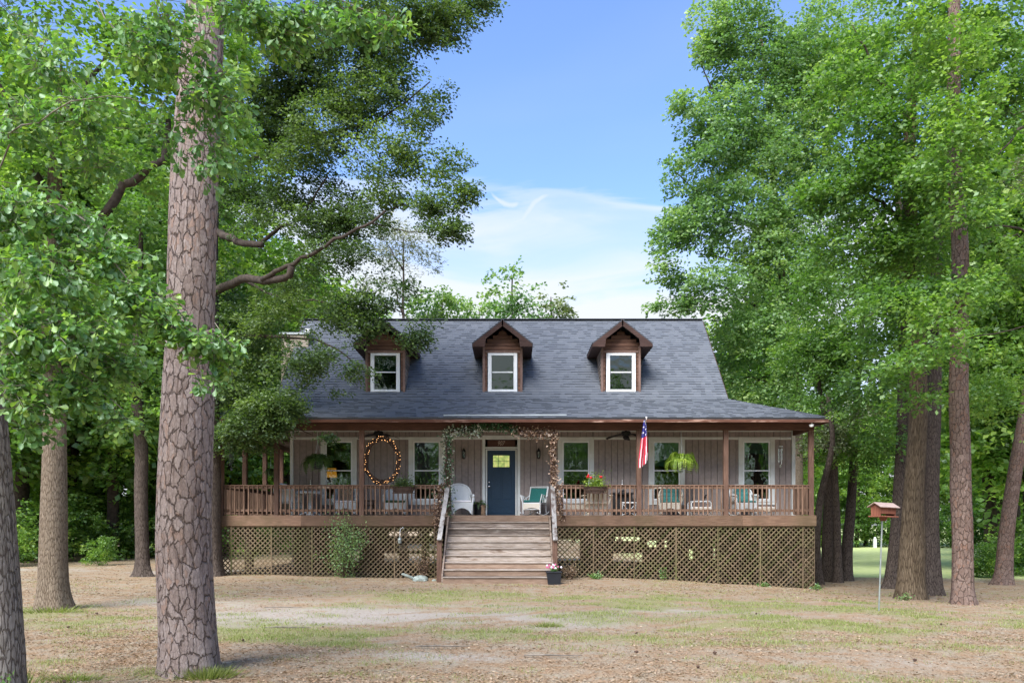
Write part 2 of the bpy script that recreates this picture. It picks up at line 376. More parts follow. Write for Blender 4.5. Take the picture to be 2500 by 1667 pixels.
M['glassdorm'] = glass('dormer_glass', (0.35, 0.45, 0.42), 0.05)
M['blind'] = plain('blind_green', (0.33, 0.50, 0.44), 0.8, 0.05)
M['door'] = plain('door_blue', (0.006, 0.030, 0.062), 0.42, 0.08, 12, spec=0.4)
M['black'] = plain('black_metal', (0.018, 0.018, 0.02), 0.45, 0.1)
M['nickel'] = plain('nickel', (0.62, 0.62, 0.62), 0.25, 0.05, metal=0.9)
M['steel'] = plain('galvanised_steel', (0.34, 0.38, 0.36), 0.45, 0.12, 20, metal=0.6)
M['wicker'] = None
M['interior'] = plain('interior_wall', (0.20, 0.15, 0.10), 0.9)
M['dark'] = plain('deep_shade', (0.022, 0.017, 0.013), 0.95)  # near-black: shade of crawl space and dormer rooms put into the colour
M['ceiling'] = plain('porch_ceiling', (0.15, 0.125, 0.115), 0.85)
M['deckboard'] = wood('deck_board', (0.20, 0.14, 0.10), (0.32, 0.25, 0.2), 0)
M['flash'] = plain('metal_flashing', (0.50, 0.55, 0.56), 0.5, 0.1, 3, metal=0.25)
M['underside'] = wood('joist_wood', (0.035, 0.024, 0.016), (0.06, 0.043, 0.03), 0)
def mk_wicker(name, c):
    m, n = newmat(name); v = n.n('ShaderNodeTexCoord').outputs['Object']
    wv = n.n('ShaderNodeTexWave'); wv.wave_type = 'BANDS'; wv.bands_direction = 'Z'; wv.inputs['Scale'].default_value = 26; wv.inputs['Distortion'].default_value = 2.5; n.t.links.new(v, wv.inputs['Vector'])
    w2 = n.n('ShaderNodeTexWave'); w2.wave_type = 'BANDS'; w2.bands_direction = 'DIAGONAL'; w2.inputs['Scale'].default_value = 19; n.t.links.new(v, w2.inputs['Vector'])
    h = n.m('MULTIPLY', wv.outputs['Fac'], w2.outputs['Fac'])
    col = n.mix(n.mapr(h, 0.0, 0.35), tuple(x*0.72 for x in c), c)
    col = n.mix(n.mapr(n.noise(v, 5, 4), 0.5, 0.8, 0, 0.35), col, tuple(x*0.75 for x in c))
    principled(n, col, 0.55, bump=h, bstr=0.7, bdist=0.006); return m
M['wicker'] = mk_wicker('white_wicker', (0.74, 0.77, 0.78))
M['wickercream'] = mk_wicker('cream_wicker', (0.72, 0.66, 0.56))
M['cream'] = plain('cream_paint', (0.72, 0.65, 0.54), 0.6, 0.06, dirt=(0.35, 0.28, 0.2))
def mk_stripe(name, c1, c2, sc=34, axis='X'):
    m, n = newmat(name); v = n.n('ShaderNodeTexCoord').outputs['Object']
    wv = n.n('ShaderNodeTexWave'); wv.wave_type = 'BANDS'; wv.bands_direction = axis; wv.inputs['Scale'].default_value = sc; n.t.links.new(v, wv.inputs['Vector'])
    principled(n, n.mix(n.mapr(wv.outputs['Fac'], 0.45, 0.55), c1, c2), 0.85); return m
M['tealstripe'] = mk_stripe('teal_striped_cloth', (0.02, 0.15, 0.135), (0.004, 0.05, 0.045), 11)
M['teal'] = plain('teal_cloth', (0.05, 0.18, 0.175), 0.9, 0.12)
M['greencloth'] = plain('green_cloth', (0.03, 0.09, 0.035), 0.9)
M['tan'] = plain('tan_cloth', (0.27, 0.2, 0.14), 0.9)
M['darkwicker'] = plain('brown_wicker', (0.07, 0.045, 0.035), 0.8, 0.4, 40, bump=0.8)
M['pot'] = plain('black_plastic', (0.015, 0.017, 0.022), 0.5)
M['barklog'] = plain('bark_vase', (0.20, 0.13, 0.08), 0.9, 0.4, 18, bump=0.8)
M['stone'] = plain('mossy_stone', (0.26, 0.30, 0.27), 0.9, 0.3, 14, bump=0.6)
M['redwood'] = wood('feeder_wood', (0.15, 0.05, 0.03), (0.26, 0.10, 0.06), 2)
M['feederroof'] = wood('feeder_roof', (0.30, 0.21, 0.18), (0.42, 0.32, 0.28), 0)
M['orange'] = emit('lamp_shade_glow', (1.0, 0.30, 0.04), 0.30)
M['bulb'] = emit('fairy_light', (1.0, 0.5, 0.2), 1.3)
M['twig'] = plain('twig_brown', (0.075, 0.045, 0.032), 0.9, 0.3, 20)
M['branch'] = plain('branch_bark', (0.05, 0.038, 0.03), 0.95, 0.35, 12, bump=0.8)
M['branchgrey'] = plain('branch_bark_grey', (0.20, 0.175, 0.145), 0.95, 0.3, 12, bump=0.8)
M['white'] = plain('white_cloth', (0.78, 0.76, 0.78), 0.8, 0.03)
M['flagred'] = plain('flag_red', (0.50, 0.03, 0.06), 0.8, 0.05)
M['flagblue'] = plain('flag_blue', (0.025, 0.025, 0.17), 0.8, 0.05)
M['picture'] = plain('picture_print', (0.42, 0.16, 0.06), 0.8, 0.4, 5)
M['terracotta'] = plain('terracotta', (0.4, 0.15, 0.08), 0.8)
# leaves
M['leaf_oak'] = leafmat('leaf_dark_oak', (0.034, 0.065, 0.026), (0.078, 0.13, 0.045), (0.19, 0.27, 0.065), 0.45, 0.06)
M['leaf_near'] = leafmat('leaf_near_oak', (0.07, 0.16, 0.045), (0.155, 0.30, 0.085), (0.32, 0.45, 0.08), 0.45, 0.09)
M['leaf_mid'] = leafmat('leaf_mid_green', (0.055, 0.12, 0.026), (0.13, 0.25, 0.052), (0.30, 0.43, 0.09), 0.48, 0.06)
M['leaf_pale'] = leafmat('leaf_sweetgum', (0.10, 0.185, 0.075), (0.19, 0.32, 0.125), (0.38, 0.49, 0.19), 0.45, 0.06)
M['leaf_back'] = leafmat('leaf_background', (0.07, 0.14, 0.03), (0.16, 0.29, 0.055), (0.38, 0.50, 0.10), 0.5, 0.06)
M['leaf_dull'] = leafmat('leaf_grey_green', (0.09, 0.12, 0.06), (0.17, 0.21, 0.10), (0.30, 0.34, 0.18), 0.35, 0.06)
M['needle'] = leafmat('pine_needles', (0.05, 0.075, 0.035), (0.14, 0.16, 0.09), (0.33, 0.32, 0.20), 0.3)
M['fern'] = leafmat('fern_frond', (0.09, 0.16, 0.02), (0.22, 0.33, 0.04), (0.42, 0.52, 0.08), 0.4, 0.06)
M['ferndark'] = leafmat('fern_dark_shade', (0.035, 0.075, 0.02), (0.08, 0.15, 0.035), (0.16, 0.25, 0.06), 0.3)  # darker fern green; the left fern's porch shade is put into it
M['vine'] = leafmat('vine_leaf', (0.02, 0.07, 0.025), (0.06, 0.15, 0.05), (0.82, 0.80, 0.70), 0.2, 0.06)
M['vinedry'] = leafmat('vine_dry', (0.09, 0.05, 0.035), (0.28, 0.15, 0.10), (0.75, 0.55, 0.42), 0.2)
M['petalred'] = plain('petal_red', (0.62, 0.015, 0.03), 0.6)
M['petalpink'] = plain('petal_pink', (0.55, 0.12, 0.28), 0.6)
M['petalwhite'] = plain('petal_white', (0.8, 0.74, 0.78), 0.6)
M['bark_pine'] = barkmat('bark_pine', (0.24, 0.18, 0.155), (0.44, 0.37, 0.34), (0.075, 0.054, 0.045), warm=(0.35, 0.235, 0.18), cw=0.058, ch=0.185, wid=0.12, relief=0.024)
M['bark_pine2'] = barkmat('bark_pine_red', (0.15, 0.10, 0.08), (0.29, 0.215, 0.18), (0.06, 0.041, 0.032), warm=(0.25, 0.14, 0.095), cw=0.07, ch=0.16, wid=0.11, relief=0.02)
M['bark_oak'] = barkmat('bark_oak', (0.12, 0.088, 0.055), (0.225, 0.172, 0.115), (0.06, 0.043, 0.027), cw=0.026, ch=0.30, wid=0.25, relief=0.014, flake=False)
M['bark_tan'] = barkmat('bark_tan', (0.18, 0.14, 0.10), (0.29, 0.235, 0.175), (0.10, 0.073, 0.05), cw=0.022, ch=0.13, wid=0.25, relief=0.010, flake=False)
M['bark_grey'] = barkmat('bark_grey', (0.17, 0.15, 0.13), (0.36, 0.33, 0.30), (0.075, 0.06, 0.05), cw=0.026, ch=0.13, wid=0.22, relief=0.014, flake=False)
M['bark_dark'] = barkmat('bark_dark', (0.075, 0.058, 0.048), (0.15, 0.12, 0.10), (0.035, 0.026, 0.02), cw=0.035, ch=0.16, wid=0.2, relief=0.012, flake=False)
# ------------------------------------------------------------------ the house
W0, P0 = 26.3, 24.7                       # distances of the front wall and of the porch front
DECK = 1.885
def WX(px, y=W0): return (px-1250)*y/F
def WZ(py, y=W0): return EYE+(HZ-py)*y/F
house = tag(empty('house', (0.0, 30.0, 0.0)), 'grey-brown one-and-a-half storey house with wraparound porch, three dormers and dark shingle roof', 'house')
def hp(mb, name, mat, parent=None, kind=None, smooth=False):
    o = mb.build(name, mat, parent or house, True, smooth)
    if kind: o['kind'] = kind
    return o
def sub(mb, name, mat, parent):           # a piece of a part; the part's mesh is already in world coordinates
    return mb.build(name, mat, parent, False)
XL, XR = -7.1, 9.06                        # front wall
YB = 33.4                                  # rear wall
# windows of the front wall: glass centre, and the parts of it
WIN = [WX(p) for p in (827, 1041.5, 1406, 1627.4, 1847)]
DX = WX(1223.8)
holes = [(x-0.56, x+0.56, 2.26, 4.40) for x in WIN] + [(DX-0.585, DX+0.585, DECK, 4.46)]
def spans(x0, x1):
    """z spans of the wall in a column between x0 and x1"""
    z = [(DECK, 4.62)]
    for a, b, lo, hi in holes:
        if x1 > a+0.001 and x0 < b-0.001:
            z = [(p, q) for s_ in z for p, q in ((s_[0], min(s_[1], lo)), (max(s_[0], hi), s_[1])) if q-p > 0.01]
    return z
wall = hp(MB().box(XL, XR, W0+0.05, W0+0.12, DECK-0.25, DECK-0.001), 'front_wall', M['groove'])
edges = sorted({XL, XR} | {e for h in holes for e in h[:2]})
mb = MB()
for a, b in zip(edges[:-1], edges[1:]):
    for lo, hi in spans(a, b): mb.box(a, b, W0+0.034, W0+0.12, lo, hi)
sub(mb, 'wall_backing', M['groove'], wall)
x = XL+0.09
while x < XR-0.05:
    x2 = min(x+0.2, XR-0.09)
    cuts = sorted({x, x2} | {e for h in holes for e in h[:2] if x < e < x2})
    for a, b in zip(cuts[:-1], cuts[1:]):
        if b-a < 0.02: continue
        for lo, hi in spans(a, b):
            sub(MB().bev(a+0.006, b-0.006, W0, W0+0.03, lo, hi, 0.004), 'plank', M['plank'], wall)
    x += 0.2
hp(MB().bev(XL-0.02, XL+0.085, W0-0.03, W0+0.1, DECK, 4.60), 'corner_trim', M['trim'])
hp(MB().bev(XR-0.085, XR+0.03, W0-0.03, W0+0.1, DECK, 4.60), 'corner_trim', M['trim'])
# band of trim at window-head height, between the casings
xs = [XL+0.085] + [e for h in sorted(holes) for e in (h[0]-0.022, h[1]+0.022)] + [XR-0.085]
for a, b in zip(xs[0::2], xs[1::2]):
    hp(MB().bev(a+0.001, b-0.001, W0-0.018, W0+0.012, 4.335, 4.415), 'trim_board', M['trim'])
hp(MB().box(XL, XR, W0-0.03, W0-0.002, 4.585, 4.618), 'ceiling_trim', M['trim'])
def window(cx, zc0, zc1, y, gw, gz0, gz1, cw, name='window', mats=None, blind=None, casing='trim', label=None, gl='glass'):
    """cw: half width of the casing; gw: half width of the glass; casing zc0..zc1; glass gz0..gz1"""
    wdw = hp(MB().bev(cx-cw, cx-gw-0.045, y-0.028, y+0.012, zc0, zc1).bev(cx+gw+0.045, cx+cw, y-0.028, y+0.012, zc0, zc1)
        .bev(cx-gw-0.044, cx+gw+0.044, y-0.028, y+0.012, gz1+0.045, zc1).bev(cx-gw-0.044, cx+gw+0.044, y-0.028, y+0.012, zc0, gz0-0.045), name, M[casing])
    if label: wdw['label'] = label
    zm = (gz0+gz1)/2 + (gz1-gz0)*0.0
    s1 = sub(MB().bev(cx-gw-0.043, cx-gw, y+0.0, y+0.04, gz0-0.043, gz1+0.043).bev(cx+gw, cx+gw+0.043, y+0.0, y+0.04, gz0-0.043, gz1+0.043)
        .bev(cx-gw, cx+gw, y+0.0, y+0.04, gz1, gz1+0.043).bev(cx-gw, cx+gw, y+0.0, y+0.04, gz0-0.043, gz0), 'window_frame', M['vinyl'], wdw)
    sub(MB().bev(cx-gw, cx+gw, y+0.006, y+0.045, zm-0.02, zm+0.02), 'meeting_rail', M['vinyl'], wdw)
    sub(MB().box(cx-gw, cx+gw, y+0.03, y+0.036, zm+0.02, gz1), 'pane', M[gl], wdw)
    sub(MB().box(cx-gw, cx+gw, y+0.022, y+0.028, gz0, zm-0.02), 'pane', M[gl], wdw)
    if blind: sub(MB().box(cx-gw+0.01, cx+gw-0.01, y+0.09, y+0.10, gz1-(gz1-gz0)*blind, gz1), 'roller_blind', M['blind'], wdw)
    return wdw
for cx, bl in zip(WIN, (None, None, None, 0.42, 0.19)):
    window(cx, 2.24, 4.415, W0, 0.39, 2.44, 4.24, 0.58, blind=bl)
# door
dr = hp(MB().bev(DX-0.607, DX-0.515, W0-0.03, W0+0.012, DECK, 4.47).bev(DX+0.515, DX+0.607, W0-0.03, W0+0.012, DECK, 4.47)
    .bev(DX-0.514, DX+0.514, W0-0.03, W0+0.012, 4.335, 4.47).bev(DX-0.514, DX+0.514, W0-0.03, W0+0.012, 4.05, 4.10), 'door_casing', M['trim'])
dd = hp(MB().bev(DX-0.445, DX+0.445, W0+0.012, W0+0.052, DECK+0.03, 3.985), 'front_door', M['door'])
hp(MB().bev(DX-0.50, DX-0.452, W0+0.0, W0+0.06, DECK, 4.035).bev(DX+0.452, DX+0.50, W0+0.0, W0+0.06, DECK, 4.035).bev(DX-0.451, DX+0.451, W0+0.0, W0+0.06, 3.992, 4.035), 'door_frame', M['trim'])
hp(MB().box(DX-0.513, DX+0.513, W0+0.065, W0+0.1, DECK, 4.05), 'door_stop', M['black'])
sub(MB().box(DX-0.45, DX+0.45, W0-0.05, W0+0.01, DECK+0.001, DECK+0.028), 'threshold', M['black'], dd)
for a, b in ((-0.33, -0.02), (0.02, 0.33)):   # raised frame round two tall panels
    sub(MB().bev(DX+a, DX+a+0.018, W0+0.004, W0+0.014, 2.42, 3.36).bev(DX+b-0.018, DX+b, W0+0.004, W0+0.014, 2.42, 3.36)
        .bev(DX+a+0.018, DX+b-0.018, W0+0.004, W0+0.014, 3.342, 3.36).bev(DX+a+0.018, DX+b-0.018, W0+0.004, W0+0.014, 2.42, 2.438), 'door_panel_moulding', M['door'], dd)
sub(MB().bev(DX-0.33, DX+0.33, W0+0.006, W0+0.013, 1.98, 2.16), 'kick_plate', M['door'], dd)
m, n = newmat('door_glow_pane')
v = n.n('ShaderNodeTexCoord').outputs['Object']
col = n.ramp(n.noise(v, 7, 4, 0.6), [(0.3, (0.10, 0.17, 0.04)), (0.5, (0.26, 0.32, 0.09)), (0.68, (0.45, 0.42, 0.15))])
e = n.n('ShaderNodeEmission'); n.setin(e, 0, col); e.inputs[1].default_value = 0.45  # panes glow: the bright view through the house is put into emission
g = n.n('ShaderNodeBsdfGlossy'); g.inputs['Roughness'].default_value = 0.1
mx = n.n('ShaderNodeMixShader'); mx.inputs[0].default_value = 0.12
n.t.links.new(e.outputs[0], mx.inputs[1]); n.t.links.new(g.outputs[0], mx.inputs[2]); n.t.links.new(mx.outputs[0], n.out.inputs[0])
wx0, wx1, wz0, wz1 = DX-0.267, DX+0.267, WZ(1140), WZ(1111)
for i in range(3):
    for j in range(2):
        a = wx0+i*0.178; b = wz0+j*(wz1-wz0)/2
        sub(MB().box(a+0.006, a+0.172, W0+0.003, W0+0.011, b+0.006, b+(wz1-wz0)/2-0.006), 'pane', m, dd)
sub(MB().bev(wx0-0.03, wx1+0.03, W0-0.004, W0+0.011, wz1, wz1+0.03).bev(wx0-0.03, wx1+0.03, W0-0.004, W0+0.011, wz0-0.03, wz0)
    .bev(wx0-0.03, wx0, W0-0.004, W0+0.011, wz0, wz1).bev(wx1, wx1+0.03, W0-0.004, W0+0.011, wz0, wz1), 'window_frame', M['door'], dd)
for z, r in ((WZ(1177), 0.028), (WZ(1187), 0.036)):
    k = MB().tube([(DX-0.385, W0+0.012, z), (DX-0.385, W0-0.025, z)], 0.014, 8); k.ball((DX-0.385, W0-0.045, z), r, 10, (1, 0.8, 1))
    sub(k, 'door_knob' if r > 0.03 else 'deadbolt', M['nickel'], dd)
nb = tag(hp(MB().bev(DX-0.44, DX+0.44, W0-0.02, W0+0.012, WZ(1090.5), WZ(1074)), 'number_board', M['beam']), 'dark board with the house number above the door')
cu = bpy.data.curves.new('number', 'FONT'); cu.body = '907'; cu.size = 0.21; cu.shear = 0.35; cu.extrude = 0.004; cu.align_x = 'CENTER'; cu.align_y = 'CENTER'
to = bpy.data.objects.new('tmp', cu); COL.objects.link(to); bpy.context.view_layer.update()
tm = bpy.data.meshes.new_from_object(to); bpy.data.objects.remove(to)
tm.transform(Matrix.Translation((DX-0.02, W0-0.024, (WZ(1090.5)+WZ(1074))/2)) @ Matrix.Rotation(R(90), 4, 'X') @ Matrix.Diagonal((0.72, 1, 1, 1)))
tm.materials.clear(); tm.materials.append(plain('number_paint', (0.42, 0.34, 0.28), 0.7)); link('house_number', tm, nb)
# rooms behind the windows: floor, ceiling, back wall, partitions
hp(MB().box(XL+0.05, XR-0.05, W0+0.13, YB-0.1, DECK-0.12, DECK+0.02), 'room_floor', M['interior'])
hp(MB().box(XL+0.05, XR-0.05, W0+0.13, YB-0.1, 4.60, 4.70), 'room_ceiling', M['interior'])
hp(MB().box(XL+0.05, XR-0.05, 30.4, 30.5, DECK+0.02, 4.60), 'room_partition', M['interior'])
for px_ in (-4.1, 1.3, 3.5, 6.4): hp(MB().box(px_, px_+0.08, W0+0.13, 30.39, DECK+0.02, 4.60), 'room_partition', M['interior'])
hp(MB().box(XL, XL+0.05, W0+0.125, YB, 0.2, 4.70), 'side_wall', M['plank'])
hp(MB().box(XR-0.05, XR, W0+0.125, YB, -0.5, 4.70), 'side_wall', M['plank'])
hp(MB().box(XL+0.05, XR-0.05, YB-0.1, YB, DECK-0.25, 4.70), 'rear_wall', M['plank'])
# porch ceiling and deck
hp(MB().box(-9.0, 9.35, 24.9, W0-0.035, 4.62, 4.65).box(-9.0, XL-0.03, W0-0.035, YB, 4.62, 4.65), 'porch_ceiling', M['ceiling'])
for i in range(11):
    y = 24.735+i*0.143; hp(MB().bev(-8.87, 9.13, y, min(y+0.137, W0+0.03), DECK-0.035, DECK), 'deck_board', M['deckboard'])
sd = hp(MB().box(-8.87, XL-0.005, W0+0.033, YB, DECK-0.035, DECK), 'side_deck', M['deckboard'])
hp(MB().box(-8.87, 9.13, 24.75, 24.79, 1.6, DECK-0.037).box(-8.85, -8.8, 24.8, YB, 1.6, DECK-0.037), 'joist', M['underside'])
for a, b in ((-8.9, -6.35), (-6.346, -2.10), (1.27, 6.94), (6.944, 9.17)):
    hp(MB().bev(a, b, 24.672, 24.732, 1.565, DECK+0.004), 'rim_board', M['rim'])
hp(MB().bev(9.11, 9.17, 24.735, W0, 1.565, DECK+0.002), 'rim_board', M['rim'])
# posts
PX = [(p-1250)*P0/F for p in (673, 882, 1094, 1350, 1561, 1774, 1983)]
def post(x, y): hp(MB().bev(x-0.072, x+0.072, y-0.072, y+0.072, DECK+0.002, 4.456, 0.01), 'porch_post', M['post'])
for x in PX: post(x, P0+0.11)
post(-8.80, P0+0.11)
for y in (27.0, 29.2, 31.3, 33.2): post(-8.80, y)
post(PX[6], W0+0.6) if False else None
hp(MB().bev(-8.88, 9.12, 24.72, 24.86, 4.457, 4.66, 0.008), 'porch_beam', M['beam'])
hp(MB().bev(9.0, 9.12, 24.865, W0-0.04, 4.457, 4.615, 0.008), 'porch_beam', M['beam'])
hp(MB().bev(-8.88, -8.74, 24.865, YB, 4.457, 4.615, 0.008), 'porch_beam', M['beam'])
# railings: balusters share one mesh
bal = MB().bev(-0.019, 0.019, -0.019, 0.019, -0.43, 0.43, 0.004).mesh('baluster', M['baluster'])
def railing(x0, x1, y, z0=DECK, lab=None):
    r = hp(MB().bev(x0+0.001, x1-0.001, y-0.05, y+0.045, 2.775, 2.81, 0.006), 'porch_railing', M['railwood'])
    sub(MB().bev(x0+0.001, x1-0.001, y-0.02, y+0.02, 2.69, 2.773), 'top_rail', M['railwood'], r)
    sub(MB().bev(x0+0.001, x1-0.001, y-0.02, y+0.02, 1.995, 2.075), 'bottom_rail', M['railwood'], r)
    k = round((x1-x0)/0.136)
    for i in range(k):
        b = link('baluster', bal, r); b.location = (x0+(i+0.5)*(x1-x0)/k, y-0.0395, 2.345)
    return r
ry = P0+0.09
railing(-8.72, PX[0]-0.075, ry); railing(PX[0]+0.075, PX[1]-0.075, ry); railing(PX[1]+0.075, PX[2]-0.075, ry)
railing(PX[3]+0.075, PX[4]-0.075, ry); railing(PX[4]+0.075, PX[5]-0.075, ry); railing(PX[5]+0.075, PX[6]-0.075, ry)
def side_railing(x, y0, y1):
    r = hp(MB().bev(x-0.045, x+0.045, y0, y1, 2.775, 2.81, 0.006), 'porch_railing', M['post'])
    sub(MB().bev(x-0.02, x+0.02, y0, y1, 2.69, 2.773).bev(x-0.02, x+0.02, y0, y1, 1.995, 2.075), 'side_rail', M['post'], r)
    k = round((y1-y0)/0.136)
    for i in range(k):
        b = link('baluster', bal, r); b.location = (x-0.0395, y0+(i+0.5)*(y1-y0)/k, 2.345)
side_railing(-8.8, 24.9, 33.2); side_railing(9.06, 24.9, 26.2)
# lattice skirt: slats share one mesh per length class; right panels one object per slat
def lattice(x0, x1, zt, yb, single):
    """yb: y of the skirt face"""
    xc = (x0+x1)/2; zb = gh(xc, yb)+0.0; zb0, zb1 = gh(x0, yb), gh(x1, yb)
    pn = hp(MB().bev(x0-0.022, x0+0.022, yb-0.012, yb+0.012, zb0-0.02, zt), 'lattice_panel', M['slat'])
    sp = 0.150; H = zt-min(zb0, zb1)+0.03
    allm = [MB(), MB()]
    for s, yy in ((1, yb+0.004), (-1, yb+0.016)):
        c = x0-H if s > 0 else x0
        off = 0.03 if s > 0 else 0.06
        k0 = math.floor((x0-H-off)/sp)-1
        for k in range(k0, k0+int((x1-x0+2*H)/sp)+4):
            cx = off+k*sp                       # line x = cx + s*(z - zt + H) for s=1 ; x = cx - ... for s=-1
            pts = []
            def X(z): return cx + (z-(zt-H)) if s > 0 else cx + H - (z-(zt-H))
            def Z(x): return (zt-H)+(x-cx) if s > 0 else (zt-H)+H+cx-x
            lo, hi = zt-H, zt
            za, zb_ = lo, hi
            for bx in (x0+0.01, x1-0.01):
                pass
            xa, xb = X(lo), X(hi)
            # clip to x range
            L0, L1 = (min(xa, xb), max(xa, xb))
            q0, q1 = max(L0, x0+0.012), min(L1, x1-0.012)
            if q1-q0 < 0.03: continue
            p = Vector((q0, yy, Z(q0))); q = Vector((q1, yy, Z(q1)))
            b = MB() if single else allm[0 if s > 0 else 1]
            b.beam(p, q, 0.008, 0.035, up=(0, 0, 1))
            if single: sub(b, 'slat', M['slat'], pn)
    if not single:
        for a in allm: sub(a, 'slats', M['slat'], pn)['kind'] = 'stuff'
    sub(MB().bev(x0+0.023, x1-0.023, yb-0.014, yb+0.0, zt-0.03, zt), 'lattice_frame', M['slat'], pn)
YL = P0+0.02
lx = [WX(p, P0) for p in (1349, 1449, 1549, 1651, 1753, 1857, 1961, 1989)]
for a, b in zip(lx[:-1], lx[1:]): lattice(a, b, 1.563, YL, True)
lx2 = [WX(p, P0) for p in (531, 564, 662, 761.5, 862, 963, 1061, 1082)]
for a, b in zip(lx2[:-1], lx2[1:]): lattice(a, b, 1.563, YL, False)
hp(MB().box(9.13, 9.15, 24.75, 33.4, -0.5, 1.56), 'side_skirt', M['slat'])
# piers, floor and rear skirt of the crawl space, with gaps that let the daylight through
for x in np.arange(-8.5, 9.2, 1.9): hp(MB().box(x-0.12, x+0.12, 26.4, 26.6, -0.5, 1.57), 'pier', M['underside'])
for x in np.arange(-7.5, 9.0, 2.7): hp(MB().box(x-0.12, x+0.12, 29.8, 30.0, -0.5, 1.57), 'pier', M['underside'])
op = [(-7.6,-7.0,0.15,0.4), (-6.6, -6.2, 0.1, 0.7), (-5.2,-4.6, 0.1, 0.45), (-5.0, -3.2, 1.15, 1.32), (-4.6, -3.0, 0.55, 0.8), (-4.2, -3.0, 0.0, 0.42), (1.75, 2.75, 0.15, 1.0), (4.2, 5.2, 0.95, 1.1), (4.1, 5.3, 0.1, 0.45), (5.5, 6.3, 0.7, 0.95), (7.2, 7.35, 0.2, 0.6), (8.2, 8.3, 0.2, 1.0)]
xs = sorted({-8.8, 9.1} | {e for o_ in op for e in o_[:2]})
mb = MB()
for a, b in zip(xs[:-1], xs[1:]):
    zz = [(-0.5, 1.57)]
    for o_ in op:
        if b > o_[0]+1e-3 and a < o_[1]-1e-3:
            zz = [(p, q) for s_ in zz for p, q in ((s_[0], min(s_[1], o_[2])), (max(s_[0], o_[3]), s_[1])) if q-p > 1e-3]
    for p, q in zz: mb.box(a, b, YB-0.1, YB-0.05, p, q)
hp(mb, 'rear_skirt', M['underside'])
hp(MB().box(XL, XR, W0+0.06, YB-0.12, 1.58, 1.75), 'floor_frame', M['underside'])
hp(MB().box(-8.75, 9.05, 24.85, YB-0.15, -0.6, 0.0), 'crawl_shade_block', M['dark']) if False else None
o = MB().surf(lambda u, v: (-8.75+17.8*u, 24.85+8.4*v, gh(-8.75+17.8*u, 24.85+8.4*v)+0.035), 40, 16).build('crawl_shade_sheet', M['dark']); o['kind'] = 'structure'  # near-black sheet added so the crawl space reads as deep shade
# steps
st = tag(empty('stair', (-0.39, 23.5, 0)), None)
st.parent = house; st.matrix_parent_inverse = Matrix.Translation(-house.location)
def stp(mb, name, mat):
    o = link(name, mb.mesh(name, mat), st); o.matrix_parent_inverse = Matrix.Translation(-st.location); return o
RISE = DECK/10; RUN = 0.27; SX0, SX1 = -1.88, 1.10
for k in range(1, 11):
    yf = 22.27+(k-1)*RUN
    zl, zh = (k-1)*RISE+(0.002 if k > 1 else -0.04), k*RISE-0.034
    if k == 10: zh = DECK+0.004
    stp(MB().bev(SX0, SX1, yf, yf+0.035, zl, zh, 0.005), 'riser', M['stepbrown'] if k in (1, 2, 3, 10) else M['stepdark'] if k in (8, 9) else M['steppale'])
    if k < 10:
        stp(MB().bev(SX0-0.0, SX1, yf-0.032, yf+0.125, k*RISE-0.033, k*RISE, 0.006), 'tread', M['steppale'])
        stp(MB().bev(SX0-0.0, SX1, yf+0.135, yf+RUN-0.001, k*RISE-0.033, k*RISE, 0.006), 'tread', M['steppale'])
for x0, x1 in ((SX0-0.045, SX0-0.002), (SX1+0.002, SX1+0.045)):
    stp(MB().poly([(x0, 22.3, -0.1), (x0, 24.66, -0.1), (x0, 24.66, DECK-0.03), (x0, 24.4, DECK-0.05), (x0, 22.3, 0.22)], (x1-x0, 0, 0)), 'stringer', M['step'])
stp(MB().bev(-2.10, -1.955, 22.82, 22.96, -0.05, 1.24, 0.01), 'newel_post', M['post'])
stp(MB().bev(1.13, 1.27, 22.82, 22.96, -0.05, 1.22, 0.01), 'newel_post', M['post'])
stp(MB().beam((-2.02, 22.74, 1.18), (-1.93, 24.72, 2.80), 0.125, 0.04), 'handrail', M['handrail'])
stp(MB().beam((1.20, 22.74, 1.17), (1.22, 24.72, 2.80), 0.125, 0.04), 'handrail', M['handrail'])
stp(MB().beam((-2.02, 22.95, 1.10), (-1.94, 24.7, 2.66), 0.04, 0.10), 'handrail_brace', M['step'])
stp(MB().beam((1.20, 22.95, 1.09), (1.22, 24.7, 2.66), 0.04, 0.10), 'handrail_brace', M['step'])
# ---- roof
CX = -0.32; BX0, BX1 = -7.45, 6.81; BZ, EZ, RZ, RY = 5.65, 4.774, 9.06, 29.87
EX0, EX1, EY, YBK, YEB = -9.35, 9.42, 24.25, 33.44, 35.45
m, n = newmat('shingle')
a = n.n('ShaderNodeAttribute'); a.attribute_name = 'tint'
v = n.n('ShaderNodeTexCoord').outputs['Object']
col = n.ramp(a.outputs['Fac'], [(0, (0.050, 0.057, 0.068)), (0.5, (0.103, 0.115, 0.135)), (1, (0.158, 0.170, 0.190))])
col = n.mix(n.mapr(n.noise(v, 60, 2), 0.3, 0.7, 0, 0.4), col, (0.13, 0.145, 0.17))
col = n.mix(n.mapr(n.noise(v, 0.7, 4), 0.45, 0.8, 0, 0.35), col, (0.15, 0.16, 0.18))
principled(n, col, 0.85, bump=n.noise(v, 90, 2), bstr=0.5, bdist=0.004, spec=0.3); M['shingle'] = m
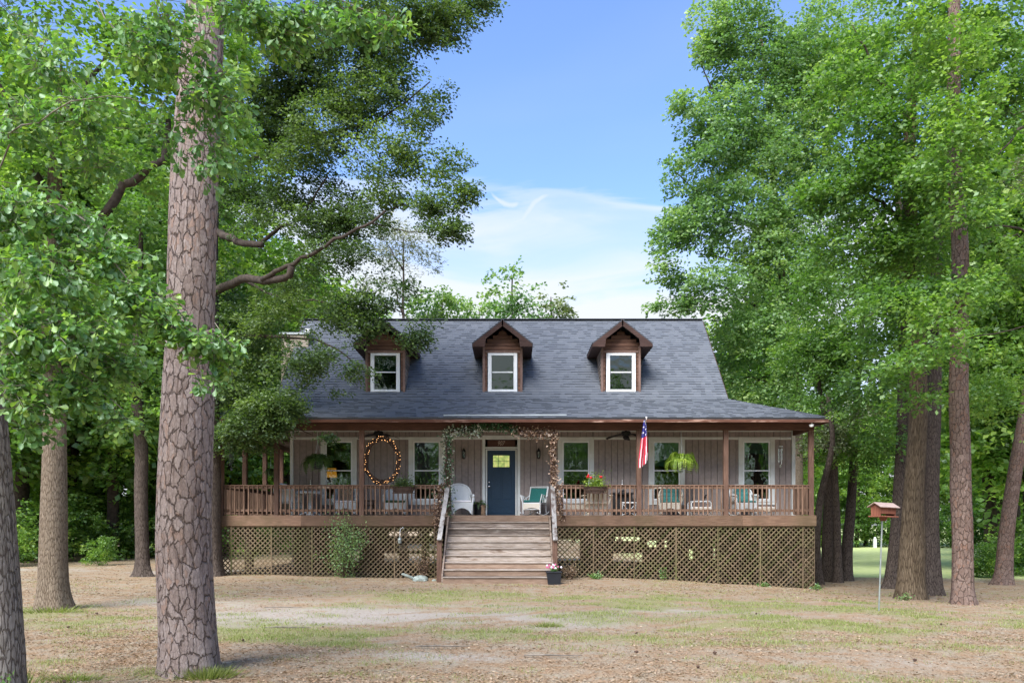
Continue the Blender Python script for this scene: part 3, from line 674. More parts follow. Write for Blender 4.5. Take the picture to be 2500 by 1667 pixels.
def roofplane(name, A, U, V, width, height, lo, hi, seed, skip=None):
    """A origin at the eave; U unit along; V unit up the slope; lo/hi(v) = clipped range along U"""
    r = np.random.default_rng(seed); A = Vector(A); U = Vector(U).normalized(); V = Vector(V).normalized(); Nn = U.cross(V).normalized()
    if Nn.z < 0: Nn = -Nn
    pts = [A+U*lo(0), A+U*hi(0), A+U*hi(height)+V*height, A+U*lo(height)+V*height]
    base = hp(MB().poly([p-Nn*0.05 for p in pts], Nn*0.05), name, M['shingle'])
    vs = []; fs = []; ti = []
    EXP = 0.143; v0 = 0.0; row = 0
    while v0 < height-0.01:
        v1 = min(v0+EXP+0.02, height); a0, b0 = lo(v0), hi(v0)
        x = a0 - r.random()*0.2
        while x < b0:
            wd = 0.12+0.14*r.random(); x2 = min(x+wd, b0); xa = max(x, a0)
            if x2-xa > 0.015:
                up = r.random() < 0.45
                t = 0.019 if up else 0.008; t += 0.002*r.random()
                g = 0.002
                b = len(vs); e0 = -0.006 if v0 == 0 else 0
                P = lambda u, vv, h: A+U*u+V*vv+Nn*h
                xa1 = max(xa, lo(v1)); x21 = min(x2, hi(v1))
                if x21 <= xa1: x21 = xa1 = max(min(xa, hi(v1)), lo(v1))
                vs += [P(xa, v0+e0, 0.001), P(x2-g, v0+e0, 0.001), P(x2-g, v0+e0, t+0.004), P(xa, v0+e0, t+0.004), P(x21, v1, 0.003), P(xa1, v1, 0.003)]
                fs += [(b, b+1, b+2, b+3), (b+3, b+2, b+4, b+5), (b, b+3, b+5, b+5), (b+1, b+4, b+4, b+2)]
                tt = min(1, max(0, r.normal(0.52 if up else 0.62, 0.08))); ti += [0.10 if up else 0.4, tt, tt*0.6, tt*0.6]  # dark butt and side faces: row shadow lines put into the tint
            x += wd
        v0 += EXP; row += 1
    keep = [(f, t) for f, t in zip(fs, ti)]
    me = bpy.data.meshes.new('shingles'); me.from_pydata([tuple(p) for p in vs], [], [tuple(dict.fromkeys(f)) for f, t in keep])
    at_ = me.attributes.new('tint', 'FLOAT', 'FACE'); at_.data.foreach_set('value', [t for f, t in keep])
    me.materials.append(M['shingle']); me.update()
    o = link('shingles', me, base); o['kind'] = 'stuff'
    return base
hl = math.hypot(W0-EY, BZ-EZ); hu = math.hypot(RY-W0, RZ-BZ)
k0 = (BX0-EX0)/hl; k1 = (EX1-BX1)/hl
roofplane('porch_roof', (EX0, EY, EZ), (1,0,0), (0, W0-EY, BZ-EZ), EX1-EX0, hl, lambda v: k0*v, lambda v: EX1-EX0-k1*v, 1)
roofplane('main_roof', (BX0-0.12, W0-0.06, BZ-0.045), (1,0,0), (0, RY-W0+0.06, RZ-BZ+0.057), BX1-BX0+0.24, hu+0.08, lambda v: 0, lambda v: BX1-BX0+0.24, 2)
hr = math.hypot(EX1-BX1, BZ-EZ)
ky = (W0-EY)/hr
def plain_plane(name, pts):
    pts = [Vector(p) for p in pts]; nn = (pts[1]-pts[0]).cross(pts[2]-pts[0]).normalized()
    if nn.z < 0: nn = -nn
    hp(MB().poly([p-nn*0.06 for p in pts], nn*0.06), name, M['shingle'])
roofplane('side_roof', (EX1, EY, EZ), (0,1,0), (BX1-EX1, 0, BZ-EZ), YEB-EY, hr, lambda v: ky*v, lambda v: YEB-EY-ky*v, 3)
plain_plane('side_roof', [(EX0, EY, EZ), (EX0, YEB, EZ), (BX0, YBK, BZ), (BX0, W0, BZ)])
plain_plane('rear_roof', [(BX0-0.12, YBK, BZ), (BX1+0.12, YBK, BZ), (BX1+0.12, RY, RZ), (BX0-0.12, RY, RZ)])
plain_plane('rear_roof', [(EX0, YEB, EZ), (EX1, YEB, EZ), (BX1, YBK, BZ), (BX0, YBK, BZ)])
hp(MB().beam((BX0-0.13, RY, RZ+0.012), (BX1+0.13, RY, RZ+0.012), 0.28, 0.02), 'ridge_cap', M['shingle'])
for gx in (BX0, BX1-0.08):
    hp(MB().poly([(gx, W0+0.05, BZ-0.1), (gx, YBK-0.05, BZ-0.1), (gx, RY, RZ-0.10)], (0.08, 0, 0)), 'gable_wall', M['plank'])
for gx in (BX0-0.15, BX1+0.12):
    hp(MB().beam((gx+0.015, W0+0.1, BZ-0.02), (gx+0.015, RY-0.02, RZ-0.11), 0.03, 0.16), 'rake_board', M['dormtrim'])
hp(MB().bev(EX0+0.03, EX1-0.03, EY+0.012, EY+0.05, 4.635, 4.725, 0.005), 'fascia', M['fascia'])
hp(MB().bev(EX1-0.05, EX1-0.012, EY+0.055, YEB-0.05, 4.63, 4.72, 0.005), 'fascia', M['fascia'])
hp(MB().box(EX0+0.05, EX1-0.06, EY+0.052, 24.895, 4.665, 4.68).box(9.13, EX1-0.055, 24.9, 35.3, 4.665, 4.68).box(EX0+0.05, -8.9, 24.9, 35.3, 4.665, 4.68), 'soffit', M['beam'])
hp(MB().beam((WX(1083, 24.4), 24.42, 4.86), (WX(1383, 24.4), 24.42, 4.87), 0.10, 0.03), 'eave_flashing', M['flash'])
# chimney chase, boarded
ch = hp(MB().box(-8.0, -7.12, 28.55, 29.4, 4.5, 8.2), 'chimney', M['underside'])
z = 5.0
while z < 8.15:
    sub(MB().bev(-8.03, -7.09, 28.50, 28.548, z, min(z+0.145, 8.2), 0.005), 'clapboard', M['chimney'], ch)
    sub(MB().bev(-7.118, -7.08, 28.55, 29.4, z, min(z+0.145, 8.2), 0.005), 'clapboard', M['clapside'], ch); z += 0.155
sub(MB().bev(-8.08, -7.04, 28.46, 29.45, 8.21, 8.28), 'chimney_cap', M['flash'], ch)
sub(MB().box(-7.2, -7.02, 28.49, 28.7, 8.3, 8.42), 'flue', M['vinyl'], ch)
# ---- dormers
def slope_z(y): return BZ+(y-W0)*(RZ-BZ)/(RY-W0)
def slope_y(z): return W0+(z-BZ)*(RY-W0)/(RZ-BZ)
YD = 26.55
def dormer(cx):
    hw = 0.645; zb = slope_z(YD)+0.0; zt = 7.42; pk = zt+0.52
    rt = tag(empty('dormer', (cx, YD, zb)), None)
    rt.parent = house; rt.matrix_parent_inverse = Matrix.Translation(-house.location)
    def d(mb, name, mat, **k):
        o = link(name, mb.mesh(name, mat), rt); o.matrix_parent_inverse = Matrix.Translation(-rt.location); return o
    # body: sheathing behind the boards, side walls following the roof
    hole = (cx-0.50, cx+0.50, 5.88, 7.20)
    d(MB().poly([(cx-hw+0.02, YD+0.03, 5.82), (hole[0], YD+0.03, 5.82), (hole[0], YD+0.03, zt), (cx-hw+0.02, YD+0.03, zt)], (0, 0.05, 0))
      .poly([(hole[1], YD+0.03, 5.82), (cx+hw-0.02, YD+0.03, 5.82), (cx+hw-0.02, YD+0.03, zt), (hole[1], YD+0.03, zt)], (0, 0.05, 0))
      .poly([(hole[0], YD+0.03, 7.2), (hole[1], YD+0.03, 7.2), (hole[1], YD+0.03, zt), (cx, YD+0.03, pk), (hole[0], YD+0.03, zt)], (0, 0.05, 0)), 'sheathing', M['dormtrim'])
    # clapboards on the front, each a board
    z = 5.86
    while z < 7.93:
        z2 = z+0.118
        w_ = hw-0.055 if z < zt else (pk-z2)/0.62
        if w_ < 0.06: break
        if z2 < 7.24 and z > 5.8:
            for a, b in ((cx-w_, hole[0]), (hole[1], cx+w_)): d(MB().bev(a, b, YD+0.006, YD+0.028, z, z2-0.012, 0.004), 'clapboard', M['clap'])
        else: d(MB().bev(cx-w_, cx+w_, YD+0.006, YD+0.028, z, z2-0.012, 0.004), 'clapboard', M['clap'])
        z += 0.118
    for s in (-1, 1):
        a = cx+s*hw; d(MB().bev(min(a, a-s*0.075), max(a, a-s*0.075), YD-0.012, YD+0.02, zb-0.03, zt, 0.005), 'corner_board', M['corner'])
        x0, x1 = (a-0.03, a) if s > 0 else (a, a+0.03)
        z = zb
        while z < zt:
            z2 = min(z+0.14, zt); y2 = slope_y(z2)+0.02; y1 = slope_y(z)+0.02
            if y2 > YD+0.05: d(MB().poly([(x0+s*0.012, YD+0.022, z), (x0+s*0.012, max(y1, YD+0.03), z), (x0+s*0.0, y2, z2-0.012), (x0+s*0.0, YD+0.022, z2-0.012)], (0.03, 0, 0)), 'clapboard', M['clapside'])
            z += 0.14
    # window
    mbx = MB(); gw, g0, g1, cw = 0.335, 6.0, 7.06, 0.475
    wd = d(MB().bev(cx-cw, cx-gw-0.02, YD-0.03, YD+0.03, 5.905, 7.155).bev(cx+gw+0.02, cx+cw, YD-0.03, YD+0.03, 5.905, 7.155)
        .bev(cx-gw-0.019, cx+gw+0.019, YD-0.03, YD+0.03, 7.08, 7.155).bev(cx-gw-0.019, cx+gw+0.019, YD-0.03, YD+0.03, 5.905, 5.98), 'window', M['vinyl'])
    zm = 6.54
    sub(MB().bev(cx-gw, cx+gw, YD-0.012, YD+0.02, zm-0.02, zm+0.02), 'meeting_rail', M['vinyl'], wd)
    sub(MB().box(cx-gw-0.01, cx+gw+0.01, YD+0.004, YD+0.010, zm+0.02, g1+0.02), 'pane', M['glassdorm'], wd)
    sub(MB().box(cx-gw-0.01, cx+gw+0.01, YD-0.006, YD+0.0, g0-0.02, zm-0.02), 'pane', M['glassdorm'], wd)
    if abs(cx+4.107) < 0.1: sub(MB().box(cx-gw, cx+gw, YD+0.09, YD+0.10, zm, g1), 'roller_blind', M['blind'], wd)
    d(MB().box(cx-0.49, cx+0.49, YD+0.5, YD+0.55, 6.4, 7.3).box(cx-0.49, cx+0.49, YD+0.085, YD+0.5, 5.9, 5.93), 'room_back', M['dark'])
    d(MB().bev(cx-0.56, cx+0.56, YD-0.02, YD+0.005, 7.16, 7.245), 'head_board', M['corner'])
    d(MB().box(cx-0.72, cx+0.72, YD-0.10, YD-0.02, zb-0.10, zb-0.075), 'flashing', M['flash'])
    # roof: two slabs, rake boards in front, boxed returns at the eaves
    yf = 26.13; ez = 7.40; ex = 0.975; rz = 8.165; yb = slope_y(rz)+0.1
    for s in (-1, 1):
        A = Vector((cx, yf, rz)); B = Vector((cx+s*ex, yf, ez))
        Bb = Vector((cx+s*ex, slope_y(ez)+0.08, ez)); Ab = Vector((cx, yb, rz))
        nn = (B-A).cross(Ab-A); nn = nn.normalized() if nn.z > 0 else -nn.normalized()
        d(MB().poly([A-nn*0.035, B-nn*0.035, Bb-nn*0.035, Ab-nn*0.035], nn*0.035), 'dormer_roof', M['shingle'])
        dn = Vector((0, 0, -0.225))
        # rake board: constant depth, then a plumb-cut box end
        q = [A-nn*0.036+Vector((0,-0.004,0)), B-nn*0.036+Vector((0,-0.004,0))]
        inn = Vector((cx+s*0.56, yf-0.004, ez-0.12))
        poly = [q[0], q[1], Vector((q[1].x, yf-0.004, ez-0.12)), inn, Vector((cx+s*0.53, yf-0.004, 7.535)), Vector((q[0].x, yf-0.004, rz-0.205))]
        d(MB().poly(poly if s < 0 else poly[::-1], (0, 0.035, 0)), 'rake_board', M['dormtrim'])
        x0, x1 = sorted((cx+s*0.655, cx+s*0.965))
        d(MB().box(x0, x1, yf+0.035, slope_y(ez-0.13)+0.1, ez-0.13, ez-0.11), 'soffit', M['dormtrim'])
        x0, x1 = sorted((cx+s*0.95, cx+s*0.968))
        d(MB().box(x0, x1, yf+0.035, slope_y(ez-0.13)+0.1, ez-0.108, ez-0.04), 'eave_fascia', M['dormtrim'])
    d(MB().box(cx-0.60, cx+0.60, yf+0.036, YD+0.0, 7.44, 7.455), 'soffit', M['dormtrim']) if False else None
for cx in (-4.107, -0.305, 3.53): dormer(cx)
# sheet closing the main roof under the dormers is the roof slab itself
# ------------------------------------------------------------------ fixtures and things about the porch
def lantern(x, lab):
    z = WZ(1108); t = tag(empty('wall_lantern', (x, W0-0.02, z)), lab, 'wall lamp', 'lanterns beside the front door')
    MB().bev(-0.035, 0.035, 0, 0.02, -0.10, 0.12).build('back_plate', M['black'], t)
    MB().tube([(0, 0, 0.12), (0, -0.07, 0.17), (0, -0.11, 0.14)], 0.01, 6).build('bracket', M['black'], t)
    b = MB().lathe([(0.02, -0.17), (0.05, -0.15), (0.055, -0.13)], (0, -0.11, 0), 6)
    b.lathe([(0.062, 0.075), (0.05, 0.11), (0.02, 0.15), (0.006, 0.19)], (0, -0.11, 0), 6)
    for k in range(6):
        a = k*math.pi/3; b.tube([(0.045*math.cos(a), -0.11+0.045*math.sin(a), -0.13), (0.058*math.cos(a), -0.11+0.058*math.sin(a), 0.075)], 0.006, 4)
    b.build('cage', M['black'], t)
    MB().lathe([(0.030, -0.12), (0.045, 0.06)], (0, -0.11, 0), 10).build('lantern_glass', M['glass'], t)
lantern(WX(1133), 'black wall lantern on the siding left of the blue door')
lantern(WX(1315), 'black wall lantern on the siding right of the blue door')
def fan(x, y, rot, lab):
    t = tag(empty('ceiling_fan', (x, y, 4.51), rot), lab, 'ceiling fan', 'ceiling fans under the porch roof')
    MB().lathe([(0.02, 0.11), (0.03, 0.01), (0.13, -0.0), (0.15, -0.04), (0.15, -0.12), (0.09, -0.15)], (0, 0, 0), 16).build('motor_housing', M['black'], t)
    MB().lathe([(0.085, -0.155), (0.10, -0.20), (0.05, -0.26), (0.01, -0.27)], (0, 0, 0), 14).build('light_bowl', M['black'], t)
    for k in range(5):
        a = k*2*math.pi/5; c, s = math.cos(a), math.sin(a)
        def f(u, v): 
            r = 0.16+0.50*v; w_ = (0.045+0.045*v)*(1 if v < 0.93 else 0.8)*(u-0.5)*2
            return (r*c-w_*s, r*s+w_*c, -0.11-0.10*v*v+0.02*(u-0.5))
        MB().surf(f, 3, 6, 0.008).build('blade', M['black'], t)
fan(WX(924, 25.5), 25.5, 0.35, 'black ceiling fan above the lit wreath')
fan(WX(1528, 25.5), 25.5, 0.1, 'black ceiling fan left of the flag')
# wreath with lights
t = tag(empty('wreath', (WX(933, 24.95), 24.97, WZ(1124, 24.95))), 'large oval twig wreath wound with lit fairy lights', 'wreath')
b = MB(); r_ = random.Random(3)
for k in range(22):
    ph = r_.random()*6.28; pts = []
    for i in range(41):
        a = i/40*2*math.pi
        rr = 1+0.065*math.sin(3*a+ph)+0.04*math.sin(9*a+2*ph)
        pts.append((0.50*rr*math.cos(a)+0.025*math.sin(7*a+ph*3), 0.035*math.sin(6*a+ph), 0.67*rr*math.sin(a)+0.025*math.cos(8*a+ph*2)))
    b.tube(pts, 0.013, 4)
b.build('twig_ring', M['twig'], t)
bm_ = MB().ball((0,0,0), 0.0075, 6).mesh('fairy_light', M['bulb'])
for k in range(72):
    a = k/72*6.283+r_.uniform(-.05, .05); q = r_.uniform(-0.06, 0.08)
    o = link('fairy_light', bm_, t); o.location = ((0.5+q)*math.cos(a), -0.06+r_.uniform(-.02, .02), (0.67+q)*math.sin(a))
MB().tube([(0, 0, 0.66), (0.0, 0.02, 0.82)], 0.006, 4).build('hanging_wire', M['black'], t)
# ferns
def leaf_quads(c, ax, nm, L, Wd, fold=0.18, wide=0.5):
    """diamond leaves; all arrays (n,3)/(n,)"""
    side = np.cross(ax, nm); side /= np.linalg.norm(side, axis=1)[:, None]+1e-9
    nm = np.cross(side, ax)
    L = L[:, None]; Wd = Wd[:, None]
    v0 = c; v2 = c+ax*L; mid = c+ax*L*wide+nm*Wd*fold
    v1 = mid+side*Wd*0.5; v3 = mid-side*Wd*0.5
    V = np.stack([v0, v1, v2, v3], 1).reshape(-1, 3); Fc = np.arange(len(c)*4).reshape(-1, 4); return V, Fc
def fern(loc, rad, lab, mat, seed, hang=True, group='hanging ferns on the porch', n=80, potm='pot', lab_cat='fern'):
    r = np.random.default_rng(seed)
    t = tag(empty('hanging_fern' if hang else 'potted_fern', loc), lab, lab_cat, group)
    C_, A_, N_, L_, T_ = [], [], [], [], []
    for k in range(n):
        a = r.random()*6.283; up = r.uniform(0.15, 1.0); ln = rad*r.uniform(0.75, 1.15); d = np.array([math.cos(a), math.sin(a), 0])
        tt = r.uniform(0.2, 0.9)
        for i in range(17):
            s = (i+1)/17
            x = ln*math.sin(s*1.9)*(0.95-0.35*up); z = ln*(1.7*up*s - (0.7+1.2*up)*s*s)
            c = d*x+np.array([0, 0, z]); dz = 1.7*up-2*(0.7+1.2*up)*s; tan = d*0.9+np.array([0, 0, dz]); tan /= np.linalg.norm(tan)
            sd = np.cross(tan, [0, 0, 1.0]); sd /= np.linalg.norm(sd)+1e-6
            for sg in (-1, 1):
                C_.append(c); A_.append(sd*sg*0.9+tan*0.45); N_.append(np.cross(sd, tan)+r.normal(size=3)*0.15)
                L_.append(rad*0.17*(1-0.7*s)+0.014); T_.append(np.clip(tt+r.normal()*0.1, 0, 1))
    C_, A_, N_ = map(np.array, (C_, A_, N_)); A_ /= np.linalg.norm(A_, axis=1)[:, None]
    L_ = np.array(L_); V, Fc = leaf_quads(C_, A_, N_, L_, L_*0.5)
    link('frond', np_mesh('fronds', V, Fc, mat, [('tint', 'FACE', np.array(T_))]), t)['kind'] = 'stuff'
    if hang:
        MB().lathe([(rad*0.22, -rad*0.42), (rad*0.31, -rad*0.06), (rad*0.34, -rad*0.04)], (0, 0, 0), 14).build('pot', M[potm], t)
        b = MB()
        for k in range(3):
            a = k*2.09+0.4; b.tube([(rad*0.32*math.cos(a), rad*0.32*math.sin(a), -0.03), (0, 0, rad*1.0)], 0.004, 4)
        b.tube([(0, 0, rad*1.0), (0, 0, 4.58-loc[2])], 0.007, 5); b.build('chain', M['flash'], t)
    return t
fern((WX(1664, 24.95), 25.0, WZ(1124, 25)), 0.56, 'bright yellow-green fern hanging in front of the second window from the right', M['fern'], 5, n=120)
fern((WX(774, 24.95), 25.0, WZ(1126, 25)), 0.56, 'shade-darkened green fern hanging left of the lamp-lit window', M['ferndark'], 6, n=95)
fern((WX(659, 27.5), 27.6, WZ(1150, 27.5)), 0.26, 'small dark fern basket hanging in the left side porch', M['ferndark'], 8, n=40)
# flag
t = tag(empty('flag', (WX(1561, 24.72)+0.09, 24.72, WZ(1062, 24.72))), 'American flag hanging limp from a pole on the porch post', 'flag')
fz = 0.0
tip = Vector((0.02, -0.62, 0.42))
MB().tube([(0, 0, -0.05), tip], 0.012, 8).build('flagpole', M['white'], t)
MB().ball(tip+Vector((0, -0.01, 0.03)), 0.028, 8).ball(tip+Vector((0, -0.01, -0.01)), 0.018, 6).build('finial', M['white'], t)
MB().tube([(-0.02, 0.03, -0.1), (0, 0, -0.05), (0.0, -0.05, 0.0)], 0.02, 8).build('flag_bracket', M['flash'], t)
b = MB(); NU, NV = 39, 66; LN = 1.42
def ff(u, v):
    # hangs from the pole; narrow at the top, folds open downwards
    wd = 0.07+0.20*min(1, v*1.25)**0.85
    bot = 0.13*math.sin(u*math.pi*1.0)*0.8
    x = -0.055*v-0.0+(u-0.5)*wd+0.012*math.sin(u*19); y = -0.50+0.055*math.sin(u*13+v*2)*(0.35+v)+0.25*(1-v)**3*0.2
    top = 0.40-0.22*(1-u)*0.0
    return (x, y, top - v*LN*(0.90+0.10*math.sin(1.2+u*2.6)))
P = [[ff(i/NU, j/NV) for i in range(NU+1)] for j in range(NV+1)]
b.v = [p for row in P for p in row]; b.f = [(j*(NU+1)+i, j*(NU+1)+i+1, (j+1)*(NU+1)+i+1, (j+1)*(NU+1)+i) for j in range(NV) for i in range(NU)]
b.mi = []
for j in range(NV):
    for i in range(NU):
        v = j/NV
        if v < 0.37: b.mi.append(1 if (i % 5 in (1, 2) and j % 4 in (1, 2) and ((i//5+j//4) % 2 == 0)) else 2)
        else: b.mi.append(0 if ((i+int(v*5))//6) % 2 == 0 else 1)
b.build('flag_cloth', [M['flagred'], M['white'], M['flagblue']], t, smooth=True)
# floodlight on the right corner, wind chimes, lattice lantern
t = tag(empty('floodlight', (WX(1982, 24.35), 24.38, WZ(1039, 24.35))), 'round white floodlight under the right corner of the eave', 'floodlight')
MB().lathe([(0.02, 0), (0.06, 0.02), (0.075, 0.08)], (0, 0, -0.04), 14).build('lamp_head', M['vinyl'], t)
MB().tube([(0, 0, 0.04), (0.02, 0.02, 0.10)], 0.02, 6).build('lamp_base', M['vinyl'], t)
def chime(loc, lab, mat, ln=0.5):
    t = tag(empty('wind_chime', loc), lab, 'wind chime', 'wind chimes on the porch')
    MB().lathe([(0.085, 0), (0.085, 0.02)], (0, 0, 0), 14).build('top_disc', mat, t)
    for k in range(5):
        a = k*2*math.pi/5; l = ln*(0.7+0.07*k); MB().tube([(0.06*math.cos(a), 0.06*math.sin(a), -0.05), (0.06*math.cos(a), 0.06*math.sin(a), -0.05-l)], 0.011, 6).build('chime_tube', mat, t)
    MB().tube([(0, 0, 0.02), (0, 0, 4.6-loc[2])], 0.003, 4).tube([(0, 0, 0), (0, 0, -ln*1.1)], 0.003, 4).build('cord', M['black'], t)
    MB().box(-0.03, 0.03, -0.003, 0.003, -ln*1.25, -ln*1.1).build('wind_sail', mat, t)
chime((WX(1905, 25.6), 25.6, WZ(1091, 25.6)), 'silver wind chime in front of the siding by the right corner of the wall', M['nickel'])
chime((WX(560, 27), 27.2, WZ(1092, 27)), 'dark wind chime hanging in the left side porch', M['black'], 0.6)
t = tag(empty('hanging_lantern', (WX(976, 24.6), 24.6, WZ(1318, 24.6))), 'small grey metal lantern on a hook in front of the lattice', 'lantern')
MB().lathe([(0.055, -0.09), (0.06, 0.02), (0.05, 0.05), (0.015, 0.09)], (0, 0, 0), 12).build('lantern_body', M['steel'], t)
MB().tube([(0, 0, 0.09), (-0.0, 0, 0.2), (0.02, 0, 0.33), (0.09, 0.04, 0.39), (0.11, 0.07, 0.34)], 0.008, 5).build('hook', M['vinyl'], t)
# rail planters
def planter(px, lab, leafm, petals, seed, h=0.16):
    r = np.random.default_rng(seed)
    t = tag(empty('rail_planter', (WX(px, 24.6), 24.62, 2.70)), lab, 'planter', 'planters hung on the porch rail')
    b = MB()
    for k in range(26):
        a = r.uniform(-1, 1); b.tube([(a*0.36, -0.11*r.uniform(0.3, 1), 0.04), (a*0.30+r.normal()*0.03, -0.09*r.uniform(0, 1), -0.16)], 0.008, 4)
    for z in (0.04, -0.05, -0.15): b.tube([(-0.36, 0.02, z), (-0.33, -0.10, z), (0, -0.13, z), (0.33, -0.10, z), (0.36, 0.02, z)], 0.009, 5)
    b.build('wire_basket', M['twig'], t)
    MB().surf(lambda u, v: (0.34*math.cos(math.pi*u)*(1-0.25*v), -0.11*math.sin(math.pi*u)*(1-0.3*v), 0.03-0.19*v), 14, 4, 0.012).build('basket_liner', M['darkwicker'], t)
    n = 900; c = np.stack([r.normal(size=n)*0.15, r.normal(size=n)*0.05-0.03, np.abs(r.normal(size=n))*h+0.02], 1)
    ax = np.stack([r.normal(size=n)*0.6, r.normal(size=n)*0.6, r.uniform(-0.2, 1.2, n)], 1); ax /= np.linalg.norm(ax, axis=1)[:, None]
    L = r.uniform(0.03, 0.085, n); V, Fc = leaf_quads(c, ax, r.normal(size=(n, 3))+[0, -0.3, 0.8], L, L*0.45)
    link('foliage', np_mesh('planter_foliage', V, Fc, leafm, [('tint', 'FACE', r.random(n))]), t)['kind'] = 'stuff'
    for (x, z, s) in petals:
        b = MB()
        for k in range(9): b.ball((x+r.normal()*s*0.5, -0.06+r.normal()*0.02, z+r.normal()*s*0.4), s*0.55, 6)
        b.build('flower', M['petalred'], t)
        MB().tube([(x*0.7, -0.04, 0.05), (x, -0.06, z)], 0.004, 4).build('stem', M['petalwhite'] if False else M['greencloth'], t)
planter(1453, 'wire basket of red geraniums hung on the rail right of the steps', M['fern'], [(-0.22, 0.36, 0.05), (-0.13, 0.32, 0.035), (0.18, 0.34, 0.04)], 21)
planter(986, 'wire basket with a dark green plant hung on the rail left of the steps', M['leaf_oak'], [], 22, 0.13)
# ---- seats
def frame_tubes(pts_list, rad, name, mat, t, n=8):
    b = MB()
    for p in pts_list: b.tube(p, rad, n)
    return b.build(name, mat, t)
def barrel_chair(loc, rz, lab, mat='wicker', cushion=None, backc=None, rocker=False, group='wicker chairs on the porch', h=0.98):
    """wicker armchair: round-topped back wrapping into the arms, skirt with an arched bottom"""
    t = tag(empty('wicker_armchair', loc, rz), lab, 'chair', group); m_ = M[mat]
    def back(u, v):
        a = math.pi*(0.06+0.88*u); top = 0.60+(h-0.60)*max(0.0, math.sin(math.pi*u))**0.55*1.0
        z = 0.40+(top-0.40)*v; flare = 1+0.12*v
        return (-0.33*math.cos(a)*flare, 0.02+0.30*math.sin(a)*flare+0.05*v, z)
    MB().surf(back, 24, 8, 0.03).build('backrest', m_, t, smooth=True)
    MB().tube([back(i/24, 1.0) for i in range(25)], 0.026, 8).build('back_rim', m_, t, smooth=True)
    for s in (-1, 1):
        MB().surf(lambda u, v, s=s: (s*(0.33+0.035*math.sin(math.pi*v)), 0.06-0.36*u, 0.40+0.22*v), 6, 4, 0.03*s).build('arm_panel', m_, t, smooth=True)
        MB().tube([(s*0.345, 0.10, 0.63), (s*0.36, -0.1, 0.63), (s*0.36, -0.28, 0.62), (s*0.34, -0.34, 0.58)], 0.038, 8).build('armrest', m_, t, smooth=True)
        MB().tube([(s*0.345, -0.31, 0.58), (s*0.315, -0.31, 0.3), (s*0.31, -0.33, 0.03)], 0.026, 8).build('leg', m_, t, smooth=True)
        MB().tube([(s*0.28, 0.27, 0.45), (s*0.27, 0.29, 0.03)], 0.022, 8).build('leg', m_, t, smooth=True)
        if rocker: MB().tube([(s*0.31, -0.5, 0.075), (s*0.31, -0.3, 0.022), (s*0.30, 0, 0.012), (s*0.28, 0.3, 0.03), (s*0.27, 0.5, 0.11)], 0.016, 6).build('rocker_runner', m_, t)
    MB().bev(-0.31, 0.31, -0.30, 0.28, 0.36, 0.40, 0.01).build('seat', m_, t)
    def skirt(u, v):
        x = -0.30+0.60*u; low = 0.06+0.17*math.sin(math.pi*min(1, max(0, (u-0.06)/0.88)))**0.7
        return (x, -0.305, 0.38-(0.38-low)*v)
    MB().surf(skirt, 20, 4, 0.02).build('skirt', m_, t)
    for s in (-1, 1):
        MB().surf(lambda u, v, s=s: (s*0.30, -0.28+0.54*u, 0.38-(0.38-0.08-0.15*math.sin(math.pi*u))*v), 12, 4, 0.02*s).build('side_skirt', m_, t)
    if cushion: MB().bev(-0.29, 0.29, -0.30, 0.24, 0.405, 0.47, 0.025).build('seat_cushion', M[cushion], t)
    if backc:
        MB().surf(lambda u, v: (-0.23+0.46*u, 0.27-0.10*(2*u-1)**2+0.07*v-0.04+0.012*math.cos(v*19), 0.47+(h-0.55)*v), 10, 12, -0.05).build('back_cushion', M[backc], t, smooth=True)
    return t
